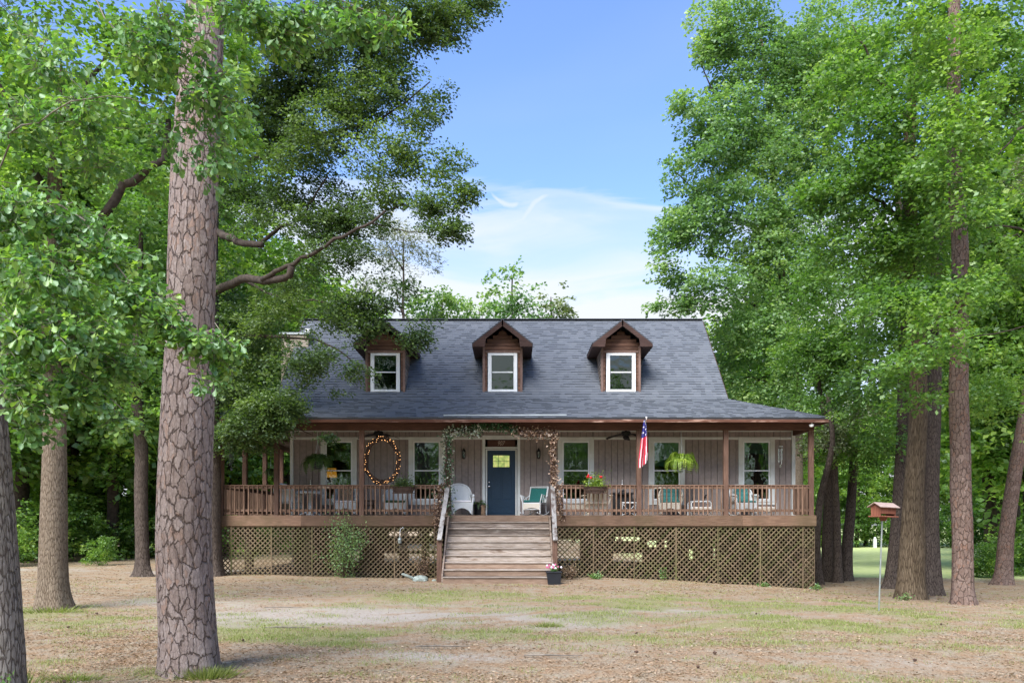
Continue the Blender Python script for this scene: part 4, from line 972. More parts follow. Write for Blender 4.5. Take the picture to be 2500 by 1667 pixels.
def square_rocker(loc, rz, lab):
    t = tag(empty('wicker_rocking_chair', loc, rz), lab, 'rocking chair', 'wicker chairs on the porch'); m_ = M['wicker']
    frame_tubes([[(-0.28, 0.2, 0.40), (-0.30, 0.38, 0.90), (0.30, 0.38, 0.90), (0.28, 0.2, 0.40)]], 0.024, 'back_frame', m_, t)
    MB().poly([(-0.275, 0.215, 0.42), (0.275, 0.215, 0.42), (0.28, 0.375, 0.87), (-0.28, 0.375, 0.87)], (0, 0.02, -0.008)).build('back_panel', m_, t)
    MB().poly([(-0.25, 0.14, 0.46), (0.25, 0.14, 0.46), (0.262, 0.335, 0.865), (-0.262, 0.335, 0.865)], (0, 0.045, -0.015)).build('back_cushion', M['tealstripe'], t)
    MB().bev(-0.29, 0.29, -0.27, 0.25, 0.36, 0.40, 0.01).build('seat', m_, t)
    MB().bev(-0.26, 0.26, -0.27, 0.16, 0.402, 0.48, 0.025).build('seat_cushion', M['tealstripe'], t)
    for s in (-1, 1):
        frame_tubes([[(s*0.28, -0.27, 0.06), (s*0.29, -0.28, 0.40), (s*0.36, -0.32, 0.64), (s*0.36, -0.1, 0.61), (s*0.33, 0.1, 0.55), (s*0.30, 0.3, 0.64)],
                     [(s*0.29, -0.28, 0.38), (s*0.33, -0.25, 0.62)], [(s*0.34, -0.12, 0.61), (s*0.30, -0.1, 0.4)], [(s*0.33, 0.05, 0.57), (s*0.29, 0.05, 0.4)]], 0.017, 'arm', m_, t)
        frame_tubes([[(s*0.27, 0.22, 0.40), (s*0.27, 0.28, 0.06)]], 0.018, 'leg', m_, t)
        frame_tubes([[(s*0.28, -0.48, 0.09), (s*0.28, -0.25, 0.03), (s*0.28, 0, 0.014), (s*0.27, 0.3, 0.045), (s*0.27, 0.52, 0.13)]], 0.016, 'rocker_runner', m_, t)
    MB().surf(lambda u, v: (-0.27+0.54*u, -0.275, 0.37-(0.20-0.07*math.sin(math.pi*u))*v), 14, 3, 0.015).build('skirt', M['wickercream'], t)
    frame_tubes([[(-0.36, -0.32, 0.64), (-0.2, -0.31, 0.60), (-0.02, -0.30, 0.52), (0.08, -0.3, 0.58), (0.22, -0.31, 0.63), (0.36, -0.32, 0.64)]] if False else [[(-0.28, -0.26, 0.19), (0.28, -0.26, 0.19)]], 0.015, 'stretcher', m_, t)
    return t
def D(px, y): return (px-1250)*y/F
barrel_chair((D(1124, 25.3), 25.35, DECK), 0.22, 'white round-backed wicker armchair left of the blue door', cushion='white', h=1.0)
square_rocker((D(1306, 25.3), 25.4, DECK), -0.42, 'white wicker rocking chair with striped teal cushions right of the blue door')
barrel_chair((D(703, 25.5), 25.45, DECK), math.pi-0.3, 'white wicker armchair seen from behind at the left corner post of the front porch', h=0.97)
barrel_chair((D(843, 25.5), 25.55, DECK), 0.15, 'white wicker armchair with a tan cushion in front of the lamp-lit window', cushion='white', backc='tan', h=0.95)
barrel_chair((D(966, 25.5), 25.5, DECK), 0.1, 'white open wicker armchair with a dark green seat cushion behind the leafy rail basket', cushion='greencloth', h=0.86)
barrel_chair((D(1637, 25.5), 25.5, DECK), -0.22, 'cream wicker armchair with a teal cushion below the bright hanging fern', mat='wickercream', cushion='teal', backc='teal', h=0.92)
barrel_chair((D(1814, 25.5), 25.5, DECK), 0.12, 'white round-backed wicker rocker with teal cushions at the rightmost window', cushion='teal', backc='teal', rocker=True, h=0.97)
def low_table(px, y, w_, lab, name='wicker_ottoman', extra=None):
    t = tag(empty(name, (D(px, y), y, DECK), 0.05), lab, 'table', 'low white tables on the porch'); h = 0.43
    frame_tubes([[(-w_/2, -0.2, 0), (-w_/2, -0.2, h-0.06), (-w_/2+0.06, -0.2, h), (w_/2-0.06, -0.2, h), (w_/2, -0.2, h-0.06), (w_/2, -0.2, 0)],
                 [(-w_/2, 0.2, 0), (-w_/2, 0.2, h-0.06), (-w_/2+0.06, 0.2, h), (w_/2-0.06, 0.2, h), (w_/2, 0.2, h-0.06), (w_/2, 0.2, 0)]], 0.02, 'table_frame', M['wicker'], t)
    MB().bev(-w_/2+0.02, w_/2-0.02, -0.2, 0.2, 0.22, 0.26).build('cushion', M['white'], t)
    MB().bev(-w_/2+0.03, w_/2-0.03, -0.19, 0.19, 0.08, 0.11).build('shelf', M['wicker'], t)
    MB().bev(-w_/2+0.02, w_/2-0.02, -0.21, -0.19, 0.11, 0.25).build('front_panel', M['wickercream'], t)
    return t
low_table(1708, 25.1, 0.62, 'low white rounded-frame table with a small dark bird figure on it')
low_table(1866, 25.15, 0.60, 'low white rounded-frame table beside the rightmost rocker')
t = tag(empty('bird_figure', (D(1719, 25.15), 25.1, DECK+0.45), 0.3), 'small dark bird figure standing on the low white table', 'figurine')
MB().tube([(0, 0, 0), (0, 0, 0.07)], 0.008, 5).build('leg', M['black'], t)
MB().ball((0, 0, 0.11), 0.045, 8, (1.3, 0.8, 1)).ball((0.05, 0, 0.17), 0.026, 8).tube([(0.07, 0, 0.17), (0.11, 0, 0.165)], [0.01, 0.002], 5).build('body', M['black'], t)
t = tag(empty('side_table', (D(1534, 25.0), 25.0, DECK)), 'small white wicker side table with crossed legs behind the rail by the flag post', 'table', 'low white tables on the porch')
MB().bev(-0.23, 0.23, -0.2, 0.2, 0.37, 0.41).build('tabletop', M['wicker'], t)
for s in (-1, 1):
    MB().tube([(s*0.2, -0.17, 0.37), (s*0.2, -0.17, 0)], 0.014, 6).tube([(s*0.2, 0.17, 0.37), (s*0.2, 0.17, 0)], 0.014, 6).tube([(s*0.2, -0.17, 0.36), (s*0.06, -0.17, 0.2)], 0.01, 6).build('leg', M['wicker'], t)
MB().tube([(-0.2, -0.17, 0.02), (0.2, -0.17, 0.18)], 0.01, 6).tube([(0.2, -0.17, 0.02), (-0.2, -0.17, 0.18)], 0.01, 6).build('cross_brace', M['wicker'], t)
t = tag(empty('round_table', (D(757, 25.6), 25.6, DECK)), 'white round pedestal table between two wicker armchairs', 'table')
MB().lathe([(0.40, 0.67), (0.43, 0.68), (0.43, 0.74), (0.40, 0.76)], (0, 0, 0), 28).build('tabletop', M['wicker'], t)
MB().lathe([(0.13, 0.02), (0.08, 0.2), (0.06, 0.45), (0.11, 0.67)], (0, 0, 0), 14).build('pedestal', M['wicker'], t)
for k in range(4):
    a = k*math.pi/2+0.5; MB().tube([(0.08*math.cos(a), 0.08*math.sin(a), 0.12), (0.25*math.cos(a), 0.25*math.sin(a), 0.06), (0.33*math.cos(a), 0.33*math.sin(a), 0.015)], 0.022, 6).build('foot', M['wicker'], t)
t = tag(empty('wicker_stand', (D(903, 25.6), 25.6, DECK)), 'small dark wicker stand beside the porch post under the wreath', 'stand')
for sx in (-0.11, 0.11):
    for sy in (-0.11, 0.11): MB().bev(sx-0.015, sx+0.015, sy-0.015, sy+0.015, 0, 0.50).build('leg', M['darkwicker'], t)
for z in (0.12, 0.3, 0.44): MB().bev(-0.135, 0.135, -0.135, 0.135, z, z+0.05).build('shelf', M['darkwicker'], t)
# cream slatted chair seen from behind, black cabinet, white bench
t = tag(empty('slatted_chair', (D(1456, 25.15), 25.2, DECK), math.pi+0.05), 'cream slat-backed wooden lawn chair seen from behind under the geranium basket', 'chair')
for k in range(5):
    x = -0.26+0.13*k; MB().poly([(x-0.058, 0.10, 0.14+0.05*(1-abs(k-2)/2)), (x+0.058, 0.10, 0.14+0.05*(1-abs(k-2)/2)), (x+0.058, 0.33, 0.86-0.03*abs(k-2)), (x-0.058, 0.33, 0.86-0.03*abs(k-2))], (0, 0.022, -0.006)).build('back_slat', M['cream'], t)
MB().bev(-0.33, 0.33, 0.25, 0.28, 0.36, 0.42).build('back_brace', M['cream'], t)
MB().bev(-0.31, 0.31, -0.28, 0.12, 0.33, 0.36).build('seat', M['cream'], t)
for s in (-1, 1):
    MB().bev(s*0.40-0.06, s*0.40+0.06, -0.36, 0.34, 0.60, 0.625).build('armrest', M['cream'], t)
    MB().bev(s*0.33-0.015, s*0.33+0.015, -0.32, -0.24, 0, 0.60).build('leg', M['cream'], t)
    MB().beam((s*0.31, -0.25, 0.33), (s*0.31, 0.42, 0.02), 0.03, 0.09).build('leg', M['cream'], t)
    MB().beam((s*0.42, 0.25, 0.60), (s*0.33, 0.27, 0.35), 0.02, 0.05).build('arm_bracket', M['cream'], t)
t = tag(empty('cabinet', (D(1520, 25.9), 25.95, DECK)), 'low black cabinet with a mantel top standing against the siding left of the flag', 'cabinet')
MB().bev(-0.36, 0.36, -0.16, 0.16, 0.68, 0.74).build('top', M['black'], t)
MB().box(-0.29, 0.29, -0.02, 0.14, 0.0, 0.68).build('body', M['black'], t)
for s in (-1, 1): MB().bev(s*0.27-0.035, s*0.27+0.035, -0.13, -0.021, 0.0, 0.68).build('side_column', M['black'], t)
MB().surf(lambda u, v: (-0.12+0.24*u, -0.03, 0.75+0.07*math.sin(math.pi*u)*v), 10, 2, 0.02).build('crest', M['black'], t)
t = tag(empty('bench', (D(1400, 25.6), 25.6, DECK)), 'low white bench under the window right of the door', 'bench')
MB().bev(-0.42, 0.42, -0.18, 0.18, 0.38, 0.43).build('seat', M['wicker'], t)
for s in (-1, 1): MB().bev(s*0.38-0.03, s*0.38+0.03, -0.16, 0.16, 0.0, 0.38).build('leg', M['wicker'], t)
MB().bev(-0.35, 0.35, -0.15, -0.13, 0.15, 0.375).build('apron', M['wickercream'], t)
t = tag(empty('table_lantern', (D(1372, 25.0), 25.0, DECK), 0), 'white lantern on a short column just right of the steps', 'lantern')
MB().bev(-0.075, 0.075, -0.07, 0.07, 0.14, 0.40).build('column', M['white'], t)
MB().bev(-0.12, 0.12, -0.1, 0.1, 0.0, 0.14).build('base', M['white'], t)
MB().bev(-0.12, 0.12, -0.1, 0.1, 0.40, 0.46).bev(-0.1, 0.1, -0.08, 0.08, 0.46, 0.52).lathe([(0.05, 0.52), (0.03, 0.56), (0.01, 0.6)], (0, 0, 0), 8).build('top', M['white'], t)
# pots by the door
t = fern((D(1170, 25.6), 25.7, DECK+0.36), 0.30, 'potted fern in a black pot left of the blue door', M['ferndark'], 31, hang=False, group=None, n=26, lab_cat='potted plant')
MB().lathe([(0.14, -0.36), (0.19, -0.05), (0.20, 0.0)], (0, 0, 0), 16).build('pot', M['pot'], t)
t = tag(empty('bark_vase', (D(1180, 25.5), 25.45, DECK)), 'rough bark-covered vase beside the potted fern at the door', 'vase')
MB().lathe([(0.055, 0), (0.075, 0.03), (0.065, 0.2), (0.08, 0.30)], (0, 0, 0), 10).build('vase_body', M['barklog'], t)
MB().lathe([(0.085, 0.30), (0.085, 0.32), (0.06, 0.325)], (0, 0, 0), 10).build('rim', M['barklog'], t)
# lamp and picture in the room behind the leftmost window
t = tag(empty('table_lamp', (D(809, 27.2), 27.25, 2.62), 0), 'lit table lamp with an orange drum shade behind the leftmost window', 'lamp')
MB().lathe([(0.175, 0.56), (0.145, 0.86)], (0, 0, 0), 20).build('lamp_shade', M['orange'], t)
MB().lathe([(0.07, 0.0), (0.08, 0.03), (0.03, 0.08), (0.08, 0.2), (0.06, 0.32), (0.015, 0.50), (0.012, 0.56)], (0, 0, 0), 12).build('lamp_base', M['terracotta'], t)
t = tag(empty('lamp_table', (D(815, 27.2), 27.3, DECK+0.02)), 'dark table carrying the orange lamp inside the leftmost window', 'table')
MB().bev(-0.35, 0.35, -0.25, 0.25, 0.68, 0.71).build('tabletop', M['beam'], t)
for sx in (-0.3, 0.3):
    for sy in (-0.2, 0.2): MB().bev(sx-0.025, sx+0.025, sy-0.025, sy+0.025, 0, 0.68).build('leg', M['beam'], t)
t = tag(empty('picture', (D(838, 30.3), 30.36, WZ(1112, 30.3))), 'framed orange picture on the wall inside the leftmost window', 'picture')
MB().bev(-0.40, 0.40, -0.03, 0.0, -0.30, 0.55).build('picture_frame', M['beam'], t)
MB().box(-0.34, 0.34, -0.036, -0.031, -0.24, 0.49).build('print', M['picture'], t)
# small solar stake lights seen over the rail
for px_, lab in ((1519, 'tiny clear stake light on the rail left of the flag'), (758, 'tiny clear stake light on the rail above the round table')):
    t = tag(empty('rail_light', (D(px_, 24.78), 24.78, 2.811)), lab, 'light', 'tiny lights standing on the porch rail')
    MB().tube([(0, 0, 0), (0, 0, 0.12)], 0.004, 5).build('stake', M['nickel'], t)
    MB().ball((0, 0, 0.02), 0.016, 8).ball((0, 0, 0.09), 0.011, 8).ball((0, 0, 0.135), 0.010, 8).build('glass_beads', M['vinyl'], t)
# ------------------------------------------------------------------ trees
def smooth_path(pts, n):
    """Catmull-Rom through (x,y,z,r) points"""
    P = np.array(pts, float); P = np.vstack([2*P[0]-P[1], P, 2*P[-1]-P[-2]]); out = []
    m = len(P)-3; seg = np.linalg.norm(np.diff(P[1:-1, :3], axis=0), axis=1); cum = np.concatenate([[0], np.cumsum(seg)])
    for s in np.linspace(0, cum[-1]-1e-6, n):
        k = min(np.searchsorted(cum, s, side='right')-1, m-1); t = (s-cum[k])/seg[k]
        p0, p1, p2, p3 = P[k], P[k+1], P[k+2], P[k+3]
        out.append(0.5*((2*p1)+(-p0+p2)*t+(2*p0-5*p1+4*p2-p3)*t*t+(-p0+3*p1-3*p2+p3)*t**3))
    return np.array(out)
def hash2(i, j, s):
    h = (i*374761393+j*668265263+s*974634777) & 0x7fffffff; h = (h ^ (h >> 13))*1274126177 & 0x7fffffff
    return ((h ^ (h >> 16)) & 0xffff)/65535.0
def voro(U, V, ncol, seed):
    """cell noise, wrapping in U with ncol columns; returns F2-F1, cell random, F1"""
    iu = np.floor(U).astype(np.int64); iv = np.floor(V).astype(np.int64)
    f1 = np.full(U.shape, 9.0); f2 = f1.copy(); cid = np.zeros(U.shape)
    for dj in (-1, 0, 1):
        for di in (-1, 0, 1):
            a = iu+di; b = iv+dj; aw = np.mod(a, ncol)
            cu_ = a+0.5+(hash2(aw, b, seed)-0.5)*0.85; cv_ = b+0.5+(hash2(aw, b, seed+7)-0.5)*0.9
            du_ = np.abs(U-cu_); dv_ = np.abs(V-cv_); d = np.maximum(du_, dv_)*0.75+0.25*(du_+dv_); r = hash2(aw, b, seed+13)
            n1 = d < f1; f2 = np.where(n1, f1, np.minimum(f2, d)); cid = np.where(n1, r, cid); f1 = np.where(n1, d, f1)
    return f2-f1, cid, f1
def trunk(name, pts, mat, parent, nr=200, na=64, cw=0.10, chh=0.20, amp=0.02, flare=0.35, fh=0.35, seed=1, lobes=5, base=None):
    S_ = smooth_path(pts, nr); th = np.linspace(0, 2*np.pi, na, endpoint=False)
    r0 = S_[:, 3][:, None]; z = S_[:, 2][:, None]; h = np.concatenate([[0], np.cumsum(np.linalg.norm(np.diff(S_[:, :3], axis=0), axis=1))])[:, None]
    T = th[None, :]+0*h
    rad = r0*(1+flare*np.exp(-h/fh)*(1+0.45*np.cos(lobes*T+seed)+0.25*np.cos(3*T+seed*2)))
    rad = rad*(1+0.03*np.sin(2*T+h*0.5+seed)+0.02*np.sin(3*T-h*1.1))
    ncol = max(6, int(round(2*np.pi*np.median(S_[:, 3])/cw)))
    U = T/(2*np.pi)*ncol; Vv = h/chh+0*T
    wob = 0.25*np.sin(h*5/chh*0.12+T*3+seed)+0.15*np.sin(h*11+T*7)
    q3 = np.stack([np.cos(T)*np.median(S_[:, 3])/cw, np.sin(T)*np.median(S_[:, 3])/cw, (h+0*T)/chh], -1).reshape(-1, 3)
    wob = wob+0.20*n3(q3, 3.2, seed+5, 3).reshape(T.shape); wv_ = 0.25*n3(q3, 3.0, seed+6, 3).reshape(T.shape)
    e, cid, f1 = voro(U+wob, Vv+0.3*np.sin(T*5+seed)+wv_, ncol, seed)
    e = np.clip(e, 0, 1)
    s_ = np.clip(e/0.10, 0, 1); s_ = s_*s_*(3-2*s_)
    e2, c2_, _ = voro(U*2.6+wob*2+9, Vv*2.2+np.sin(T*9), int(ncol*2.6) if abs(ncol*2.6-int(ncol*2.6)) < 1e-6 else 10**6, seed+50)
    rad = rad+amp*(s_-0.75)+amp*0.45*(cid-0.5)*s_+amp*0.28*(c2_-0.5)*s_; cid = np.clip(cid*0.6+c2_*0.4, 0, 1); e = np.minimum(e, 0.075+np.clip(e2, 0, 1)*0.9)
    d = np.gradient(S_[:, :3], axis=0); d /= np.linalg.norm(d, axis=1)[:, None]
    a = np.cross(d, [0, -1.0, 0]); a /= np.linalg.norm(a, axis=1)[:, None]; b = np.cross(a, d)
    Pn = S_[:, None, :3]+rad[:, :, None]*(np.cos(T)[:, :, None]*a[:, None, :]+np.sin(T)[:, :, None]*b[:, None, :])
    i = np.arange(nr-1)[:, None]*na; k = np.arange(na)[None, :]; k2 = (k+1) % na
    Fc = np.stack([i+k, i+na+k, i+na+k2, i+k2], -1).reshape(-1, 4)
    me = np_mesh(name, Pn.reshape(-1, 3), Fc, mat, [('bu', 'POINT', (T*np.median(S_[:, 3])).ravel()), ('bv', 'POINT', (h+0*T).ravel())], smooth=True)
    return link(name, me, parent, True)
def limb(parent, pts, r0, r1, mat, n=12, seg=16, name='limb', wob=0.05):
    P = smooth_path([(*p, 0) for p in pts], n)[:, :3]; r = np.random.default_rng(abs(hash((round(pts[0][0], 2), round(pts[-1][0], 2)))) % 99999)
    k = np.linspace(0, 1, n)[:, None]; P = P+r.normal(size=P.shape)*wob*np.sin(np.pi*k)
    rad = r0+(r1-r0)*np.linspace(0, 1, n)**0.8
    return MB().tube([tuple(p) for p in P], list(rad), 8 if r0 < 0.07 else 10).build(name, mat, parent, True, True)
def crown(parent, blobs, mat, L, Wd, cov=2.2, seed=1, gap=-0.1, nf=1.1, tint=(0.5, 0.16), trunkxy=None, droop=0.25, spray=0.42, per=16, name='crown', world=True, shell=0.45):
    """blobs: (centre, radii) in metres; sprays of leaves fill them, thinned by noise so the sky shows"""
    r = np.random.default_rng(seed); CC = []; AA = []; NN = []; TT = []
    for (c, rr) in blobs:
        c = np.array(c); rr = np.array(rr)
        n_leaf = cov*math.pi*rr[0]*rr[2]/(L*Wd*0.28); ns = max(3, int(n_leaf/per))
        q = r.normal(size=(ns, 3)); q /= np.linalg.norm(q, axis=1)[:, None]; q *= (r.random(ns)**shell)[:, None]
        # ragged outline
        q *= (1+0.22*n3(q*2.0+c*0.5, 2.2, seed))[:, None]
        p = c+q*rr; k = n3(p, nf*2.2, seed+3) > gap; p = p[k]; q = q[k]; ns = len(p)
        if ns == 0: continue
        out = q*rr; out[:, 2] *= 0.35
        if trunkxy is not None: out[:, :2] += 0.5*(p[:, :2]-np.array(trunkxy))*0.4
        out /= np.linalg.norm(out, axis=1)[:, None]+1e-6
        lat = np.stack([-out[:, 1], out[:, 0], 0*out[:, 0]], 1); lat /= np.linalg.norm(lat, axis=1)[:, None]+1e-6
        st_ = np.clip(r.normal(tint[0], tint[1], ns)+0.34*n3(p, 0.9, seed+9), 0, 1)
        t = r.random((ns, per)); w_ = r.normal(size=(ns, per))*0.36*(1.05-t*0.6)
        off = out[:, None, :]*(t*spray)[:, :, None]+lat[:, None, :]*(w_*spray)[:, :, None]
        off[:, :, 2] += -droop*spray*t*t+r.normal(size=(ns, per))*0.07*spray*2
        C = p[:, None, :]+off
        ax = out[:, None, :]*0.7+lat[:, None, :]*(np.sign(w_)*0.8)[:, :, None]+r.normal(size=(ns, per, 3))*0.45; ax[:, :, 2] -= 0.25
        nm = r.normal(size=(ns, per, 3))*0.62+np.array([0, -0.12, 0.8])
        CC.append(C.reshape(-1, 3)); AA.append(ax.reshape(-1, 3)); NN.append(nm.reshape(-1, 3)); TT.append((st_[:, None]+r.normal(size=(ns, per))*0.10).ravel())
    C = np.concatenate(CC); A = np.concatenate(AA); A /= np.linalg.norm(A, axis=1)[:, None]; Nn = np.concatenate(NN); T = np.clip(np.concatenate(TT), 0, 1)
    sz = r.uniform(0.65, 1.25, len(C)); V, Fc = leaf_quads(C, A, Nn, L*sz, Wd*sz, wide=0.55)
    me = np_mesh('foliage', V, Fc, mat, [('tint', 'FACE', T)])
    crown.total = getattr(crown, 'total', 0)+len(Fc)
    return link(name, me, parent, world) if parent is not None else me
def spat_crown(parent, blobs, mat, L, n_per, seed, name='crown'):
    """near oak leaves: club-shaped, in whorls at twig ends, with the twigs"""
    r = np.random.default_rng(seed); C, A, Nn, T, SZ = [], [], [], [], []; tw = MB()
    for (c, rr, cnt) in blobs:
        c = np.array(c); rr = np.array(rr)
        for k in range(cnt):
            q = r.normal(size=3); q /= np.linalg.norm(q); q *= r.random()**0.5; p = c+q*rr
            d = q*rr*[1, 1, 0.4]+r.normal(size=3)*0.05+np.array([0.08, 0, -0.03]); d /= np.linalg.norm(d)
            base = np.clip(r.normal(0.5, 0.2), 0, 1)
            tl = r.uniform(0.12, 0.3); tw.tube([p-d*tl+np.array([0, 0, 0.03]), p-d*tl*0.5+[0, 0, 0.02], p], [0.0035, 0.0025, 0.0015], 3, cap=False)
            for i in range(n_per):
                s = r.random(); pos = p-d*tl*0.9*s*s+r.normal(size=3)*0.008
                ax = d*0.6+r.normal(size=3)*0.75+np.array([0, 0, -0.35]); ax /= np.linalg.norm(ax)
                C.append(pos); A.append(ax); Nn.append(r.normal(size=3)*0.5+np.array([0, -0.25, 0.8])); T.append(base+r.normal()*0.12); SZ.append(L*r.uniform(0.6, 1.2))
    C, A, Nn = map(np.array, (C, A, Nn)); T = np.clip(T, 0, 1); SZ = np.array(SZ)[:, None]
    sd = np.cross(A, Nn); sd /= np.linalg.norm(sd, axis=1)[:, None]; Nn = np.cross(sd, A); W = SZ*0.5
    pf = [(0, 0, 0), (0.45, 0.10, 0.03), (0.80, 0.48, 0.10), (0.97, 0.30, 0.04), (1.0, 0, -0.03), (0.97, -0.30, 0.04), (0.80, -0.48, 0.10), (0.45, -0.10, 0.03)]
    V = np.stack([C+A*SZ*a+sd*W*b+Nn*SZ*(h-0.12*a*a) for a, b, h in pf], 1).reshape(-1, 3)
    o = np.arange(len(C))[:, None]*8; Fc = np.concatenate([o+[0, 1, 4, 7], o+[1, 2, 3, 4], o+[4, 5, 6, 7]], 1).reshape(-1, 4)
    me = np_mesh('near_foliage', V, Fc, mat, [('tint', 'FACE', np.repeat(T, 3))]); crown.total = getattr(crown, 'total', 0)+len(Fc)
    link(name, me, parent, True); o = tw.build('twigs', M['branchgrey'], parent, True); o['kind'] = 'stuff'
def pb(px, py, rx, rz, d, ry=None):
    """a blob given as it is seen in the photograph at distance d"""
    c = at(px, py, d); a, b = rx*d/F, rz*d/F
    return (tuple(c), (a, ry or (a+b)*0.5, b))
def tree(name, base, label, group=None, cat='tree'):
    return tag(empty(name, base), label, cat, group)
def P4(px, py, d, wpx): c = at(px, py, d); return (c[0], c[1], c[2], wpx/2*d/F)

# --- big pine in the left foreground
d = 9.0; bx, by = D(463, d), d; g = gh(bx, by)
t = tree('pine_tree', (bx, by, g), 'big foreground pine with thick plated grey-pink bark, left of the house')
top = P4(508, -60, d, 84)
trunk('trunk', [(bx, by, g-0.12, 0.305), (bx-0.01, by, g+0.35, 0.30), P4(449, 1300, d, 131), P4(457, 1000, d, 126), P4(462, 850, d, 116), P4(468, 640, d, 113), P4(476, 425, d, 110), P4(490, 200, d, 100), top, (top[0]+0.25, d, 11.0, 0.17), (top[0]+0.5, d, 15.0, 0.08)],
      M['bark_pine'], t, nr=500, na=110, cw=0.075, chh=0.145, amp=0.007, flare=0.22, fh=0.22, seed=4)
crown(t, [((top[0]+0.5+0.9*math.cos(k*1.9), d+0.9*math.sin(k*1.9), 13.0+0.45*k), (1.0, 1.0, 0.5)) for k in range(7)], M['needle'], 0.16, 0.03, 1.0, 3)
for k in range(4): limb(t, [(top[0]+0.4, d, 12.6+0.5*k), (top[0]+0.4+1.5*math.cos(k*1.9), d+1.5*math.sin(k*1.9), 13.2+0.5*k)], 0.05, 0.015, M['branch'])
# --- near oak at the left edge, whose branches hang into the picture
d = 7.4; bx = D(-18, d); g = gh(bx, d)
t = tree('oak_tree', (bx, d, g), 'ridged pale grey oak trunk cut by the left edge, its twigs hanging close in front')
trunk('trunk', [(bx, d, g-0.1, 0.25), P4(-15, 1600, d, 128), P4(-24, 1400, d, 122), P4(-34, 1200, d, 112), P4(-46, 1030, d, 108), P4(-62, 800, d, 104), P4(-90, 400, d, 98), P4(-110, 0, d, 90), (D(-140, d), d, 9.5, 0.1)],
      M['bark_grey'], t, nr=300, na=80, cw=0.04, chh=0.16, amp=0.007, flare=0.12, seed=9)
nb_ = []
def nbl(px, py, rx, rz, d, c): b = pb(px, py, rx, rz, d); nb_.append((b[0], b[1], c))
for a in [(60,520,110,80,6.6,60),(180,560,120,80,6.8,70),(120,680,140,90,6.6,100),(280,640,100,60,6.8,50),(60,820,110,90,6.5,70),(200,820,130,90,6.6,95),(330,740,110,60,6.8,55),
          (420,790,80,45,6.9,40),(490,840,80,38,6.9,34),(560,850,40,28,7.0,12),(60,960,110,80,6.6,60),(200,960,100,60,6.8,60),(290,900,80,60,6.8,40),(300,1040,60,35,6.9,16),(90,1060,80,30,6.7,14),
          (545,880,40,40,7.0,12),(510,930,40,40,7.0,10)]: nbl(*a)
spat_crown(t, nb_, M['leaf_near'], 0.098, 9, 41)
nb_ = []
for a in [(60,300,110,80,6.8,50),(230,280,120,70,6.8,55),(350,120,110,80,6.6,60),(430,60,110,60,6.6,45),(480,200,70,100,6.8,40),(550,260,55,140,6.9,48),(530,400,60,70,7.0,24),(130,160,120,80,6.9,45),(60,60,90,70,7,20),
          (640,40,120,50,7.2,60),(760,60,120,50,7.3,60),(880,60,90,45,7.3,45),(960,75,55,35,7.3,16),(700,110,90,40,7.3,30),(420,330,70,80,7,25),(250,400,110,50,7.0,30),(560,30,90,50,7.1,30),(590,190,30,50,7.1,8)]: nbl(*a)
spat_crown(t, nb_, M['leaf_near'], 0.094, 8, 42)
for pts, r0 in (([at(-90, 700, 7.2), at(5, 390, 6.9), at(60, 310, 6.7), at(150, 262, 6.6), at(270, 232, 6.6), at(370, 262, 6.7)], 0.011),
           ([at(-110, 100, 7.2), at(60, -60, 7.0), at(215, -5, 6.9), at(300, 85, 6.9), at(420, 178, 6.9), at(480, 215, 6.9)], 0.010),
           ([at(-70, 620, 7.2), at(40, 500, 6.8), at(150, 500, 6.7), at(240, 590, 6.7), at(310, 680, 6.7), at(375, 710, 6.8), at(480, 800, 6.9)], 0.012),
           ([at(-60, 900, 7.2), at(60, 860, 6.8), at(180, 900, 6.7), at(300, 1000, 6.8)], 0.010),
           ([at(-110, 0, 7.3), at(200, -140, 7.3), at(500, -120, 7.3), at(760, -30, 7.3), at(950, 50, 7.3)], 0.03)):
    limb(t, [tuple(p) for p in pts], r0, 0.004, M['branchgrey'], n=18, wob=0.02)
# --- big tan-barked oak at the left
d = 15.3; bx = D(133, d); g = gh(bx, d)
t = tree('oak_tree', (bx, d, g), 'straight tan-barked oak standing left of the big foreground pine')
trunk('trunk', [(bx, d, g-0.15, 0.33), (bx-0.02, d, g+0.5, 0.25), P4(131, 1250, d, 58), P4(133, 1050, d, 50), P4(130, 850, d, 48), P4(128, 620, d, 44), P4(135, 400, d, 30), P4(145, 230, d, 12), (D(150, d), d, 10.2, 0.02)],
      M['bark_tan'], t, nr=380, na=80, cw=0.035, chh=0.16, amp=0.007, flare=0.28, fh=0.35, seed=14)
crown(t, [pb(*a) for a in [(80,150,150,140,15),(250,80,160,120,15),(420,180,110,130,15.5),(150,380,150,120,15),(330,400,130,110,15.5),(60,600,110,120,15),(250,600,120,100,15.5),(150,780,140,80,15.5),(330,800,90,70,15.5),(60,880,90,80,15.5),(230,880,80,60,15.5),(540,120,60,120,15.8),(560,330,40,80,15.8),(140,60,110,80,14.7),(130,250,90,80,14.7),(350,180,90,100,15)]],
      M['leaf_mid'], 0.12, 0.072, 3.0, 15, gap=-0.05, trunkxy=(bx, d))
limb(t, [tuple(at(132, 700, d)), tuple(at(235, 560, 15)), tuple(at(300, 475, 15)), tuple(at(395, 385, 15.1)), tuple(at(410, 290, 15.2))], 0.13, 0.05, M['branch'], n=20)
limb(t, [tuple(at(130, 500, d)), tuple(at(60, 380, 15)), tuple(at(10, 250, 14.6)), tuple(at(-40, 60, 14.4))], 0.08, 0.02, M['branch'])
limb(t, [tuple(at(140, 300, d)), tuple(at(230, 180, 15)), tuple(at(300, 40, 14.6))], 0.07, 0.02, M['branch'])
